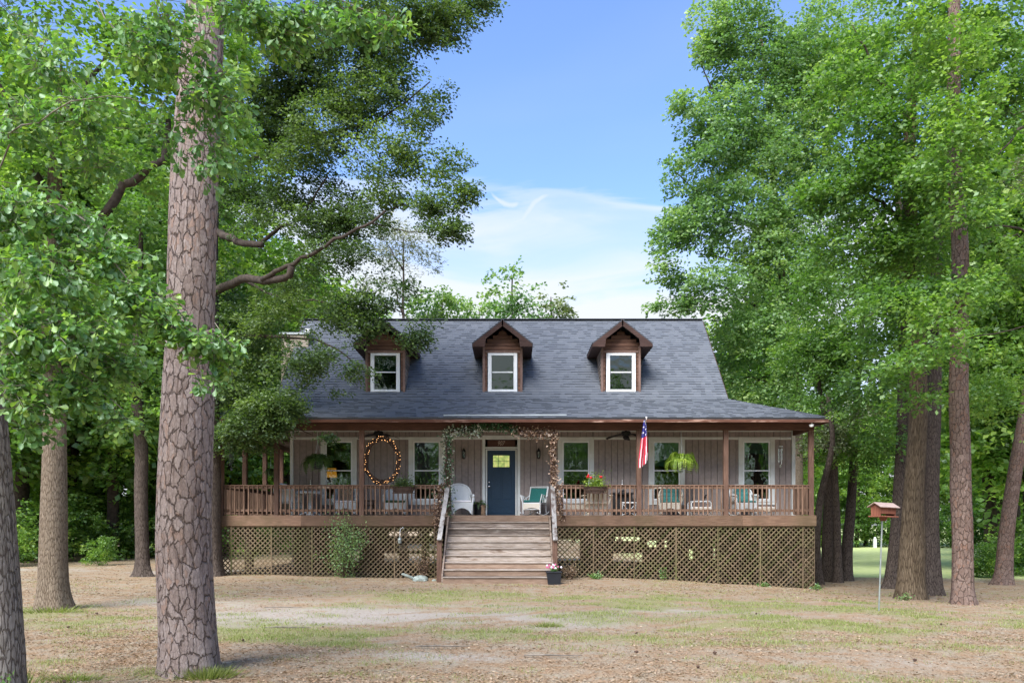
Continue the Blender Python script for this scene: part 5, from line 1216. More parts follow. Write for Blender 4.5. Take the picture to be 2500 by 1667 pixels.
# --- slim dark tree
d = 24; bx = D(350, d); g = gh(bx, d)
t = tree('oak_tree', (bx, d, g), 'slim dark-barked tree between the tan oak and the big foreground pine')
trunk('trunk', [(bx, d, g-0.1, 0.26), (bx-0.02, d, g+0.5, 0.20), P4(344, 1200, d, 31), P4(345, 1100, d, 30), P4(334, 950, d, 26), P4(338, 750, d, 20), P4(345, 560, d, 8)],
      M['bark_dark'], t, nr=200, na=40, cw=0.05, chh=0.2, amp=0.008, flare=0.6, fh=0.2, seed=18)
crown(t, [pb(*a) for a in [(380,1010,80,40,23.5),(330,860,90,90,24),(420,700,90,100,24),(300,700,90,80,24),(250,960,60,50,24),(350,500,100,110,24),(400,920,60,60,24)]], M['leaf_mid'], 0.13, 0.08, 2.8, 19, tint=(0.42, 0.15))
limb(t, [tuple(at(345, 1000, d)), tuple(at(300, 940, 23.6)), tuple(at(245, 900, 23.4))], 0.05, 0.015, M['branch'])
# --- the large dark oak beside the left corner of the house
d = 24.3; bx = D(516, d); g = gh(bx, d)
t = tree('oak_tree', (bx, d, g), 'large dark oak at the left corner of the porch, crown hanging over the left dormer')
trunk('trunk', [(bx, d, g-0.15, 0.36), (bx, d, g+0.5, 0.30), P4(516, 1200, d, 44), P4(515, 1000, d, 42), P4(514, 800, d, 41), P4(512, 600, 24.5, 38), P4(525, 400, 24.6, 32), P4(560, 200, 24, 24), P4(600, 0, 23.5, 14)],
      M['bark_dark'], t, nr=220, na=50, cw=0.05, chh=0.2, amp=0.01, flare=0.35, seed=21)
OK_ = [(700,120,190,130,22),(900,60,170,100,21),(1060,30,100,70,21),(820,260,150,100,21.5),(980,230,100,110,21),(1060,150,50,90,21),(640,330,140,120,23),(780,410,140,80,22),(950,370,100,75,21),(1060,400,80,50,20.5),
       (1125,470,60,28,20.5),(1040,500,100,36,20.5),(1080,565,70,30,20.5),(930,500,100,55,21),(720,550,130,80,22.5),(600,480,90,90,24),(830,640,110,50,21.5),(660,660,120,60,23),(940,720,100,40,21.5),(800,750,120,55,22),(990,775,60,40,21.5),
       (1000,830,42,32,21.5),(880,800,60,40,21.7),(850,890,60,42,21.5),(740,890,80,50,22),(690,790,90,60,22.5),(600,820,80,80,24),(580,950,70,70,24.0),(670,990,80,35,23.5),(640,1050,80,35,23.6),(730,1030,60,24,23.5),(780,1065,32,16,23.3),
       (560,1040,50,50,24.2),(600,1090,55,26,24.0),(690,1120,26,20,23.5),(780,960,60,30,22.5),(940,60,120,60,21),(720,250,150,100,23),(870,150,140,100,22.2),(760,460,120,70,23),(820,550,110,50,22.5),(1150,10,60,30,21),(560,760,60,100,24.5),(540,900,50,80,23.9),(620,985,90,40,23.4),(700,1010,50,30,23.2),(560,1010,60,50,23.6),(610,1040,70,36,23.4)]
crown(t, [pb(*a) for a in OK_], M['leaf_oak'], 0.092, 0.052, 3.6, 22, gap=-0.04, nf=1.3, trunkxy=(bx, d), spray=0.38, per=18, shell=0.5)
LB = M['branch']
for pts, r0, r1 in (([(512,720,24.2),(590,682,22.6),(660,685,21.4),(708,672,20.9),(712,650,20.8)], 0.13, 0.09), ([(640,682,21.5),(690,655,20.9),(735,635,20.8),(780,610,20.6),(850,570,20.4),(905,545,20.3),(940,515,20.3)], 0.07, 0.03),
                    ([(512,560,24.2),(560,580,22.9),(600,594,22),(640,598,21.6)], 0.12, 0.08), ([(630,598,23.6),(680,560,23),(740,520,22.4),(800,430,22)], 0.07, 0.02),
                    ([(520,430,24.6),(640,380,23.6),(780,330,22.5),(930,290,21.3),(1050,200,21)], 0.10, 0.015), ([(550,250,24),(680,180,22.8),(850,100,21.6),(1030,20,21)], 0.08, 0.015),
                    ([(510,850,25.2),(570,830,24.4),(660,820,23.2),(800,840,22.2),(880,900,21.7)], 0.08, 0.012), ([(510,980,25.2),(560,985,24.6),(640,1010,23.9),(760,1060,23.4)], 0.05, 0.01),
                    ([(940,515,21.2),(1000,495,20.8),(1080,475,20.6),(1170,480,20.5)], 0.025, 0.006), ([(590,682,24.4),(700,730,23),(850,740,22),(980,760,21.6),(1010,830,21.5)], 0.05, 0.008), ([(905,545,21.6),(980,560,21),(1100,580,20.6)], 0.02, 0.006)):
    limb(t, [tuple(at(*p)) for p in pts], r0, r1, LB, n=20, wob=0.025)
# --- right: the pale sweetgum-like tree behind the right end of the house
d = 36; bx = D(1946, d); g = gh(bx, d)
t = tree('sweetgum_tree', (bx, d, g), 'tall pale green tree rising behind the right end of the house roof')
trunk('trunk', [(bx, d, g-0.15, 0.30), P4(1946, 1100, d, 26), P4(1945, 900, d, 22), P4(1900, 600, d, 17), P4(1880, 300, d, 11), P4(1850, 20, d, 6)], M['bark_tan'], t, nr=120, na=28, cw=0.06, chh=0.2, amp=0.006, seed=31)
crown(t, [pb(*a) for a in [(1800,60,100,70,34),(1745,120,36,55,34),(1860,180,130,100,35),(1760,300,90,70,34),(1680,262,30,40,33),(1830,380,150,100,34),(1740,430,90,60,33),(1668,425,44,46,33),(1790,540,130,90,34),(1680,560,80,70,33),(1650,650,60,45,33),
      (1610,590,26,40,33),(1720,690,90,50,33),(1615,645,26,30,33),(1690,745,70,24,33),(1620,745,34,14,33),(1900,640,130,100,34.5),(1830,800,110,80,34.5),(1950,850,110,80,34.8),(1780,900,60,50,35.5),(1870,960,80,40,35),(1960,300,150,150,35),(2050,120,150,120,35),(1980,500,130,120,34.8)]],
      M['leaf_pale'], 0.16, 0.10, 4.0, 32, gap=-0.3, nf=0.9, trunkxy=(bx, d), spray=0.55)
for pts in ([(1940,850,36),(1860,760,35),(1760,700,34),(1660,690,33)], [(1915,650,36),(1850,560,35),(1740,500,34),(1650,420,33)], [(1890,400,36),(1800,300,35),(1740,220,34),(1700,130,34)], [(1944,950,36),(1850,925,35.5),(1760,925,35.8)], [(1880,250,36),(1960,150,35.4),(2050,60,35)], [(1935,800,36),(1900,720,35.6),(1800,640,34.8),(1700,620,34)]):
    limb(t, [tuple(at(*p)) for p in pts], 0.09, 0.015, M['branch'], n=14)
# --- clump of dark stems right of the porch, one tree each
RBL = [(2030,690,120,90,28),(1990,850,100,80,28.2),(2080,880,100,80,28),(2010,960,70,50,27.5),(2060,1030,80,60,27.5),(2125,1010,70,80,27.5),(2005,1005,34,26,26.2),(2100,1100,70,50,28),(2010,1070,44,40,27.8),(2018,1012,26,30,24.0),(2030,960,50,40,25)]
stems = [((1998,1400,27), [(1993,1340),(1996,1280),(2006,1200),(2026,1120),(2032,1060),(2020,960)], 20, 'leftmost dark stem of the clump right of the porch, leaning in to the others'),
         ((2021,1408,28.5), [(2020,1330),(2022,1250),(2026,1160),(2032,1100),(2050,980),(2070,860)], 27, 'thickest dark stem in the middle of the clump right of the porch'),
         ((2046,1414,28), [(2044,1330),(2042,1240),(2038,1170),(2036,1110),(2010,1000),(1990,880)], 19, 'thin dark stem of the clump right of the porch, bending left at the top'),
         ((2064,1412,29), [(2068,1340),(2074,1280),(2080,1200),(2084,1120),(2090,1000),(2100,850),(2110,700)], 26, 'dark stem standing apart at the right of the clump, leaning right')]
for i, ((px_, py_, d), mids, wpx, lab) in enumerate(stems):
    bx = D(px_, d); g = gh(bx, d); t = tree('oak_tree', (bx, d, g), lab, 'dark stems clumped right of the porch')
    trunk('trunk', [(bx, d, g-0.1, wpx*0.62*d/F)]+[P4(a, b, d+(0.1 if i else -0.1), wpx*(1-0.10*k)) for k, (a, b) in enumerate(mids)], M['bark_dark'], t, nr=130, na=30, cw=0.05, chh=0.2, amp=0.008, flare=0.3, fh=0.25, seed=40+i)
    crown(t, [pb(*a) for a in (RBL[0:1]+RBL[5:6], RBL[1:4]+RBL[6:7], RBL[8:9]+RBL[4:5], RBL[7:8]+[RBL[2]]+RBL[9:])[i]], M['leaf_dull'] if i in (2,) else M['leaf_mid'], 0.11, 0.066, 3.2, 50+i, nf=1.3)
    if i == 2:
        r_ = random.Random(5)
        for k in range(26):   # bare grey twigs
            a = (2010+r_.uniform(-25, 60), 1100+r_.uniform(-50, 10)); limb(t, [tuple(at(2034, 1110, 28)), tuple(at((2034+a[0])/2+r_.uniform(-10, 10), (1100+a[1])/2-20, 27.6)), tuple(at(a[0]+r_.uniform(-30, 30), a[1]-10, 27.2))], 0.012, 0.004, M['branchgrey'], n=6, name='twig', wob=0.03)
# --- trunk behind the brown oak
d = 25.5; bx = D(2177, d); g = gh(bx, d)
t = tree('oak_tree', (bx, d, g), 'dark trunk half hidden behind the left side of the big brown oak')
trunk('trunk', [(bx, d, g-0.1, 0.30), (bx+0.03, d, g+0.5, 0.22), P4(2190, 1300, d, 32), P4(2200, 1150, d, 30), P4(2204, 1000, d, 26), P4(2205, 700, d, 20), P4(2180, 300, d, 12)], M['bark_dark'], t, nr=160, na=36, cw=0.05, chh=0.2, amp=0.01, flare=0.5, fh=0.2, seed=61)
crown(t, [pb(*a) for a in [(2160,1060,60,50,25),(2130,960,90,60,25),(2230,880,80,60,25.5),(2150,750,90,70,25.3),(2210,600,100,80,25.3)]], M['leaf_mid'], 0.12, 0.075, 2.8, 62, tint=(0.4, 0.15))
# --- brown oak
d = 21; bx = D(2224, d); g = gh(bx, d)
t = tree('oak_tree', (bx, d, g), 'large brown-barked oak in the middle of the right-hand trees, behind the bird feeder')
trunk('trunk', [(bx, d, g-0.15, 0.42), (bx, d, g+0.45, 0.33), P4(2228, 1340, d, 58), P4(2232, 1200, d, 47), P4(2240, 1050, d, 43), P4(2242, 970, d, 41), P4(2238, 800, d, 38), P4(2225, 600, d, 34), P4(2220, 350, d, 26), P4(2240, 50, d, 14)],
      M['bark_oak'], t, nr=300, na=72, cw=0.04, chh=0.25, amp=0.010, flare=0.08, fh=0.3, seed=64)
crown(t, [pb(*a) for a in [(2200,100,170,120,21),(2380,80,130,110,20),(2250,280,170,100,20.5),(2430,220,80,90,19.5),(2100,320,100,70,20),(2090,440,110,70,20),(2200,460,140,80,20),(2010,470,60,50,20.5),(2330,440,90,60,19.5),(2120,590,120,70,20.5),(2250,620,100,60,20),(2420,640,80,50,19),
      (2170,740,110,50,19),(2290,715,100,34,18.5),(2150,850,80,40,19.5),(2060,700,70,50,20.5),(2060,220,80,70,20.5)]], M['leaf_mid'], 0.12, 0.075, 3.8, 65, gap=-0.25, nf=1.1, trunkxy=(bx, d))
crown(t, [pb(*a) for a in [(2130,925,50,20,17.6),(2220,885,70,26,17.2),(2320,850,80,26,16.8),(2420,825,80,32,16.4),(2500,800,50,36,16),(2190,745,90,24,17.5),(2110,775,36,16,17.6),(2250,970,46,22,17.6),(2335,40,90,70,17.2),(2345,140,80,70,17.2),(2340,250,80,70,17.2),(2330,350,80,60,17.2),(2310,430,70,50,17.2),(2360,520,50,40,17.2),(2350,700,60,40,17.0),(2290,790,50,26,17.2)]], M['leaf_mid'], 0.11, 0.068, 3.4, 66, gap=-0.25, nf=1.6, tint=(0.62, 0.15), name='low_branch_foliage')
for pts, r0 in (([(2238,780,21),(2300,830,18.6),(2400,820,17),(2520,790,16)], 0.05), ([(2238,700,21),(2180,740,19),(2110,775,17.8)], 0.05), ([(2225,560,21),(2130,480,20.4),(2040,460,20.3)], 0.08), ([(2222,400,21),(2330,330,20.2),(2450,240,19.5)], 0.09), ([(2220,300,21),(2140,180,20.6),(2080,60,20.5)], 0.07), ([(2300,850,17.5),(2200,890,17.2),(2110,935,17.6)], 0.02), ([(2238,860,21),(2250,930,18.5),(2258,975,17.6)], 0.02)):
    limb(t, [tuple(at(*p)) for p in pts], r0, 0.008, M['branch'], n=14)
# --- dark trunk right of it
d = 23; bx = D(2271, d); g = gh(bx, d)
t = tree('oak_tree', (bx, d, g), 'dark straight trunk close behind the right side of the big brown oak')
trunk('trunk', [(bx, d, g-0.1, 0.36), (bx, d, g+0.4, 0.30), P4(2274, 1300, d, 36), P4(2276, 1150, d, 34), P4(2280, 980, d, 33), P4(2285, 700, d, 26), P4(2300, 350, d, 16)], M['bark_dark'], t, nr=200, na=44, cw=0.045, chh=0.22, amp=0.009, flare=0.15, seed=71)
crown(t, [pb(*a) for a in [(2300,560,90,70,25),(2330,1000,50,40,25),(2400,540,60,60,25),(2380,960,70,50,25),(2320,150,110,80,24)]], M['leaf_mid'], 0.12, 0.075, 2.8, 72, tint=(0.45, 0.15))
# --- right pine
d = 18.6; bx = D(2352, d); g = gh(bx, d)
t = tree('pine_tree', (bx, d, g), 'upright reddish pine with plated bark, tallest of the trunks at the right')
trunk('trunk', [(bx, d, g-0.1, 0.27), (bx-0.02, d, g+0.4, 0.225), P4(2350, 1300, d, 46), P4(2346, 1200, d, 46), P4(2345, 1100, d, 44), P4(2340, 960, d, 42), P4(2342, 800, d, 40), P4(2344, 600, d, 38), P4(2330, 400, d, 34), P4(2328, 200, d, 30), P4(2330, 0, d, 26), (D(2330, d), d, 17, 0.1)],
      M['bark_pine2'], t, nr=420, na=64, cw=0.085, chh=0.12, amp=0.008, flare=0.22, fh=0.3, seed=74)
crown(t, [((bx+0.9*math.cos(k*1.9), d+0.9*math.sin(k*1.9), 15.5+0.4*k), (1.0, 1.0, 0.5)) for k in range(6)], M['needle'], 0.16, 0.03, 0.9, 75)
# --- leaning pine
d = 28; bx = D(2447, d); g = gh(bx, d)
t = tree('pine_tree', (bx, d, g), 'pine leaning to the right at the right edge of the picture')
trunk('trunk', [(bx, d, g-0.1, 0.34), (bx+0.05, d, g+0.4, 0.28), P4(2458, 1300, d, 35), P4(2474, 1180, d, 33), P4(2494, 1060, d, 31), P4(2512, 960, d, 29), P4(2545, 760, d, 25), P4(2570, 500, d, 20), P4(2580, 200, d, 12)], M['bark_pine2'], t, nr=240, na=44, cw=0.085, chh=0.12, amp=0.008, flare=0.25, fh=0.25, seed=77)
crown(t, [pb(*a) for a in [(2560,420,90,60,28),(2600,250,80,60,28),(2540,150,70,50,28)]], M['needle'], 0.16, 0.03, 1.2, 78)
# --- oak off the right edge whose dark limb crosses the corner
d = 24; bx = D(2640, d); g = gh(bx, d)
t = tree('oak_tree', (bx, d, g), 'oak outside the right edge, its dark limbs reaching into the upper right corner')
trunk('trunk', [(bx, d, g-0.1, 0.3), P4(2635, 1200, d, 40), P4(2610, 700, d, 34), P4(2600, 300, d, 24), P4(2600, 0, d, 10)], M['bark_dark'], t, nr=90, na=28, cw=0.06, chh=0.2, amp=0.008, seed=81)
crown(t, [pb(*a) for a in [(2460,500,70,40,23),(2430,380,50,60,23),(2480,160,60,80,23),(2440,700,70,70,24.5),(2420,880,80,80,25.5),(2470,1000,60,90,26),(2400,60,80,60,24),(2500,620,60,30,23),(2620,60,130,100,24),(2690,240,110,90,24.4),(2600,-90,120,80,24),(2700,430,90,70,24.3)]], M['leaf_mid'], 0.12, 0.075, 2.2, 82, gap=0.05, nf=1.4)
for pts, r0 in (([(2610,240,24),(2520,290,23.4),(2470,340,23),(2420,400,22.8)], 0.10), ([(2605,600,24),(2500,560,23),(2400,550,22.6),(2340,520,22.6)], 0.06), ([(2600,680,24),(2480,580,23),(2400,600,22.6)], 0.05), ([(2605,180,24),(2500,270,23.4),(2430,270,23)], 0.04)):
    limb(t, [tuple(at(*p)) for p in pts], r0, 0.01, M['branch'], n=14)
# --- background trees: four kinds, copied
def variant(seed, kind):
    r = np.random.default_rng(seed); blobs = []
    if kind == 'tree':
        for k in range(22):
            h = 3.0+11.5*k/21; rr = 3.2*math.sin(math.pi*min(1, (h-1.5)/14.0))**0.7; a = r.random()*6.28; q = rr*r.uniform(0.2, 0.9)
            blobs.append(((q*math.cos(a), q*math.sin(a), h+r.uniform(-0.5, 0.5)), (r.uniform(1.3, 2.1), r.uniform(1.3, 2.1), r.uniform(0.8, 1.2))))
        return crown(None, blobs, M['leaf_back'], 0.26, 0.17, 2.1, seed, gap=-0.15, nf=0.7, spray=0.8, tint=(0.48, 0.2))
    for k in range(7):
        a = r.random()*6.28; q = r.uniform(0, 1.6); blobs.append(((q*math.cos(a), q*math.sin(a), 0.5+0.33*k), (r.uniform(0.8, 1.3), r.uniform(0.8, 1.3), 0.6)))
    return crown(None, blobs, M['leaf_back'], 0.17, 0.11, 2.0, seed, gap=-0.2, nf=1.0, spray=0.5, tint=(0.4, 0.18))
VT = [variant(101, 'tree'), variant(102, 'tree'), variant(103, 'tree')]; VS = [variant(111, 'shrub'), variant(112, 'shrub')]
TR = []
for sd_ in range(3):
    b = MB(); r_ = random.Random(sd_); px_ = 0; pts = []
    for k in range(8): pts.append((0.12*math.sin(k*1.3+sd_), 0.1*math.cos(k*0.9+sd_), k*1.9-0.3))
    b.tube(pts, [0.24-0.026*k for k in range(8)], 8)
    for k in range(6):
        a = r_.random()*6.28; z = 3.5+k*1.5; b.tube([(0, 0, z), (1.2*math.cos(a), 1.2*math.sin(a), z+0.8), (2.4*math.cos(a), 2.4*math.sin(a), z+1.2)], [0.08, 0.05, 0.02], 5)
    TR.append(b.mesh('trunk', M['branch'], True))
def bg_tree(x, y, s, k, rz, lab, group, sz=None):
    t = tag(empty('broadleaf_tree', (x, y, gh(x, y)), rz), lab, 'tree', group); t.scale = (s, s, sz or s)
    link('crown', VT[k % 3], t); link('trunk', TR[k % 3], t)
def bg_shrub(x, y, s, k, rz, lab, group):
    t = tag(empty('shrub', (x, y, gh(x, y)), rz), lab, 'shrub', group); t.scale = (s, s, s); link('foliage', VS[k % 2], t)
r_ = random.Random(12); 
# where a background thing shows, told by what stands before it
MARK = [(-9999, 20, 'beyond the left edge'), (20, 110, 'left of the tan oak'), (110, 160, 'right behind the tan oak'), (160, 330, 'between the tan oak and the slim dark tree'), (330, 385, 'just behind the slim dark tree'), (385, 520, 'hidden behind the big foreground pine'),
        (520, 600, 'seen through the left end of the porch'), (600, 680, 'seen by the left front corner post'), (680, 1000, 'behind the left half of the house'), (1000, 1500, 'behind the middle of the house'), (1500, 1760, 'behind the right half of the house'),
        (1760, 1950, 'behind the right end of the porch roof'), (1950, 2075, 'behind the clump of dark stems'), (2075, 2160, 'between the dark clump and the bird feeder pole'), (2160, 2300, 'behind the big brown oak'), (2300, 2370, 'behind the upright right pine'), (2370, 2450, 'between the two right pines'), (2450, 99999, 'behind the leaning pine')]
used_labels = {}
def where(px_): return next(m_[2] for m_ in MARK if m_[0] <= px_ < m_[1])
def uniq(fmt, px_, adj):
    """first wording that no other thing has"""
    for a_ in adj:
        l_ = fmt.format(a=a_, w=where(px_))
        if l_ not in used_labels: used_labels[l_] = 1; return l_
    return l_
TA = ['big leafy', 'full-crowned', 'wide leafy', 'tall leafy', 'broad leafy', 'dense leafy', 'smaller leafy', 'rounded leafy']
# left woods
q = 0
for (px_, y, s) in [(-60,31,1.35),(60,34,1.4),(170,38,1.45),(270,35,1.2),(400,39,1.5),(470,44,1.5),(560,40,1.0),(610,47,1.2),(700,44,1.1),(790,50,1.1),(860,56,1.1),(120,46,1.7),(330,48,1.7),(20,42,1.6),(520,56,1.5),(680,58,1.4),(-150,38,1.5),(230,55,1.8),(420,58,1.7)]:
    bg_tree(D(px_, y), y, s, q, r_.random()*6, uniq('{a} '+('near' if y < 41 else 'far')+' woodland tree, {w}', px_, TA), 'trees of the left woods'); q += 1
for (px_, y, s) in [(0,30,0.8),(90,33,0.8),(170,33,0.9),(240,34,0.7),(300,36,0.9),(420,36,0.75),(480,37,0.9),(60,37,1.1),(200,40,1.2),(350,42,1.3),(560,42,1.2),(640,43,1.2),(260,30.5,0.35),(20,45,1.9),(110,44,1.8),(180,46,1.9),(270,45,1.9),(340,47,1.9),(420,46,1.9),(500,48,1.9),(580,50,1.8),(660,52,1.8),(130,37,1.2),(380,38,1.1)]:
    bg_shrub(D(px_, y), y, s, q, r_.random()*6, uniq('{a} woodland shrub, {w}', px_, ['low green', 'bushy green', 'tall green', 'dense green', 'dark green', 'rounded green', 'wide green']), 'shrubs of the left woods'); q += 1
# behind the house
def roundtop(px_, d, blobs, lab, mat='leaf_pale', sd=1, L=0.22, Wd=0.15, cov=3.0, wpx=12):
    bx = D(px_, d); g = gh(bx, d); t = tag(empty('broadleaf_tree', (bx, d, g)), lab, 'tree', 'trees behind the house roof')
    top_ = at(px_, min(b[1] for b in blobs)+10, d)
    limb(t, [(bx, d, g-0.2), (bx+0.1, d, g+4), (bx, d, top_[2]-3), tuple(top_)], 0.22, 0.03, M['branch'], n=14, name='trunk')
    crown(t, [pb(*b) for b in blobs], M[mat], L, Wd, cov, sd, gap=-0.05, nf=0.9, spray=0.6, tint=(0.62, 0.18))
    for k, b in enumerate(blobs[1::2]):
        limb(t, [(bx, d, at(px_, b[1]+90, d)[2]), tuple(at(b[0], b[1], b[4]))], 0.06, 0.01, M['branch'], n=8)
roundtop(1250, 44, [(1235,700,38,34,44),(1252,672,16,22,44),(1225,740,40,36,44),(1275,725,36,36,44),(1250,770,60,30,44),(1300,760,40,30,44),(1245,830,80,60,44)], 'pointed pale green tree rising above the ridge right of the middle dormer', sd=131)
roundtop(1345, 45, [(1345,715,22,22,45),(1350,745,32,24,45),(1372,735,12,12,45),(1335,775,50,26,45),(1376,770,16,20,45),(1340,830,60,50,45)], 'olive-tinged tree top over the ridge between the middle and right dormers', sd=132, mat='leaf_dull')
roundtop(1080, 46, [(1055,725,34,22,46),(1085,735,26,24,46),(1110,755,36,28,46),(1040,760,50,30,46),(1080,820,80,50,46)], 'rounded pale tree top over the ridge right of the left dormer', sd=133)
roundtop(1170, 47, [(1165,745,20,20,47),(1180,765,24,20,47),(1150,775,30,18,47),(1170,830,60,50,47)], 'small tree top just left of the middle dormer peak', sd=134)
roundtop(985, 43, [(985,600,75,60,43),(930,570,50,60,43),(1030,650,40,34,43),(960,680,70,40,43),(905,640,40,50,43)], 'pale buff-needled pine seen through the oak above the left dormer', mat='needle', sd=135, L=0.22, Wd=0.05, cov=1.6)
# right side: beyond the right trunks, and across the field
for (px_, y, s) in [(1790,48,1.0),(1880,50,1.25),(2650,40,1.2),(2420,36,1.3),(2520,34,1.3),(2600,40,1.5),(2480,50,1.6),(2700,34,1.4),(2540,58,1.6),(2440,62,1.5),(2560,60,1.6)]:
    bg_tree(D(px_, y), y, s, q, r_.random()*6, uniq('{a} tree, {w}', px_, TA), 'trees behind the right trunks'); q += 1
for k in range(22):
    px_ = 1700+k*52; y = 79+r_.uniform(-2, 8); bg_tree(D(px_, y), y, r_.uniform(0.9, 1.25), k, r_.random()*6, uniq('{a} tree across the field, {w}', px_, TA), 'trees across the field')
for (px_, y, s) in [(2400,32,0.45),(2440,31.5,0.5),(2500,33,0.7),(2560,33,0.9)]+[(1700+k*60, 74, 1.3) for k in range(19)]:
    bg_shrub(D(px_, y), y, s, q, r_.random()*6, uniq('{a} '+('near' if y < 40 else 'far')+' shrub, {w}', px_, ['low green', 'bushy green', 'tall green', 'dense green', 'dark green', 'rounded green', 'wide green']), 'shrubs by the leaning pine' if y < 40 else 'shrubs across the field'); q += 1
for k in range(16):
    y = 70+r_.uniform(-3, 15); x = -44+k*5; bg_tree(x, y, r_.uniform(0.7, 0.85), k, r_.random()*6, uniq('{a} far tree, {w}', 1250+x*F/y, TA), 'trees far behind the house')
# trees behind the camera: they stand where the photographer's back is and show in the window panes
for k in range(17):
    a = R(100+k*10); rr_ = 26+5*(k % 2); x, y = rr_*math.cos(a-R(0))*1.0, -abs(rr_*math.sin(a)) if False else rr_*math.sin(R(190+k*10)); x = rr_*math.cos(R(190+k*10))
    bg_tree(x, y, 1.0, k, k*1.0, 'tree standing behind the viewer', 'trees behind the viewer')
# ------------------------------------------------------------------ ground
def axis(segs):
    out = []
    for a, b, st_ in segs: out += list(np.arange(a, b, st_))
    return np.array(out+[segs[-1][1]])
gx = axis([(-600,-200,100),(-200,-60,20),(-60,-20,2),(-20,20,0.16),(20,60,2),(60,200,20),(200,600,100)])
gy = axis([(-400,-100,60),(-100,-10,10),(-10,5,1.5),(5,30,0.16),(30,90,1.0),(90,200,15),(200,900,100)])
GX, GY = np.meshgrid(gx, gy); pts = np.stack([GX.ravel(), GY.ravel(), 0*GX.ravel()], 1)
def sst(a, b, t): t = np.clip((t-a)/(b-a), 0, 1); return t*t*(3-2*t)
def bl(x, y, cx, cy, rx, ry): return np.exp(-((x-cx)/rx)**2-((y-cy)/ry)**2)
def masks(x, y):
    """share of bare sand, of grass and of leaf litter"""
    p = np.stack([x, y*1.6, 0*x], 1); a = n3(p, 0.9, 201); b = n3(p, 2.6, 202); c = n3(p, 0.9, 203, 4)
    sand = 1.7*bl(x, y, -2.5, 14.2, 4.0, 2.0)+1.0*bl(x, y, 2.5, 15.2, 3.4, 1.6)+0.5*bl(x, y, 3, 10.5, 4, 1)+0.5*bl(x, y, -3.5, 21.2, 2.2, 0.5)+1.5*bl(x, y, 0, 39, 9, 4.5)+1.2*bl(x, y, -11, 27, 8, 2.0)+0.7*bl(x, y, -9, 17.0, 7, 0.9)+0.4*bl(x, y, 4.0, 9.3, 1.8, 0.5)+0.7*bl(x, y, -1.0, 10, 1.3, 0.4)+0.5*bl(x, y, -3, 9.2, 1.2, .4)
    sand = np.clip(sand*(0.62+0.75*a+0.6*b)*0.85, 0, 0.9)
    gr = 0.75*bl(x, y, 4.5, 16.5, 4.5, 2.2)+0.55*bl(x, y, -1, 18.5, 4.5, 1.4)+0.85*bl(x, y, -1.8, 11.8, 2.4, 0.7)+0.6*bl(x, y, -3.8, 12.0, 0.9, 0.8)+0.35*bl(x, y, 4, 12.5, 5, 1.6)+0.5*bl(x, y, 7.5, 13.5, 4, 1.5)+0.4*bl(x, y, -3.7, 8.7, 0.5, 0.3)+0.5*bl(x, y, -8.6, 15, .8, .4)+0.3*bl(x, y, -6, 14, 3, 2)
    gr = np.clip((gr*0.75+0.22)*(0.75+0.8*c+0.8*b), 0, 0.75)
    fld = sst(30.0, 32.5, y+0.8*a)*sst(5, 9, x)
    edge = sst(35, 37, y)*(1-sst(44, 50, y))*(1-sst(-8, -4, x))*0.5
    gr = np.maximum(gr, np.maximum(fld, edge)); lit = np.clip(1-sand-gr, 0, 1)
    return sand, gr, lit, fld
sand, gr, lit, fld = masks(pts[:, 0], pts[:, 1])
fine = (np.abs(pts[:, 0]) < 21) & (pts[:, 1] > 4) & (pts[:, 1] < 31)
Z = gz(pts[:, 0], pts[:, 1]) + np.where(fine, 0.018*n3(pts, 2.2, 210, 3)+0.012*gr, 0)
pts[:, 2] = Z; nx = len(gx)
i = np.arange(len(gy)-1)[:, None]*nx; k = np.arange(nx-1)[None, :]
Fc = np.stack([i+k, i+k+1, i+nx+k+1, i+nx+k], -1).reshape(-1, 4)
m, n = newmat('ground')
def A(nm): a = n.n('ShaderNodeAttribute'); a.attribute_name = nm; return a.outputs['Fac']
v = n.n('ShaderNodeTexCoord').outputs['Object']
f1 = n.noise(v, 14, 6, 0.7); f2 = n.noise(v, 45, 4, 0.7); f3 = n.noise(v, 3.2, 5, 0.65)
sandc = n.mix(n.mapr(f1, 0.3, 0.7), (0.31, 0.265, 0.22), (0.44, 0.39, 0.34))
litc = n.mix(n.mapr(f3, 0.35, 0.65), n.ramp(f2, [(0.25, (0.16, 0.09, 0.045)), (0.45, (0.28, 0.178, 0.10)), (0.6, (0.36, 0.25, 0.155)), (0.75, (0.44, 0.345, 0.24))]), n.ramp(f2, [(0.25, (0.20, 0.155, 0.105)), (0.45, (0.30, 0.245, 0.175)), (0.6, (0.38, 0.315, 0.235)), (0.75, (0.46, 0.40, 0.32))]))
grc = n.ramp(f2, [(0.28, (0.14, 0.15, 0.055)), (0.5, (0.24, 0.24, 0.10)), (0.72, (0.35, 0.33, 0.17))])
fldc = n.mix(n.mapr(f3, 0.3, 0.7), (0.44, 0.52, 0.20), (0.56, 0.61, 0.30))
col = n.mix(n.mapr(n.m('ADD', A('sand'), n.m('MULTIPLY', n.m('SUBTRACT', f1, 0.5), 1.9)), 0.15, 0.95), litc, sandc)
col = n.mix(n.mapr(n.m('ADD', A('grass'), n.m('MULTIPLY', n.m('SUBTRACT', f1, 0.5), 1.9)), 0.12, 1.0), col, grc)
col = n.mix(A('field'), col, fldc)
principled(n, col, 0.95, bump=n.m('ADD', f1, f2), bstr=0.7, bdist=0.03, spec=0.1)
o = link('ground', np_mesh('ground', pts, Fc, m, [('sand', 'POINT', sand), ('grass', 'POINT', gr), ('field', 'POINT', fld)], smooth=True)); o['kind'] = 'structure'
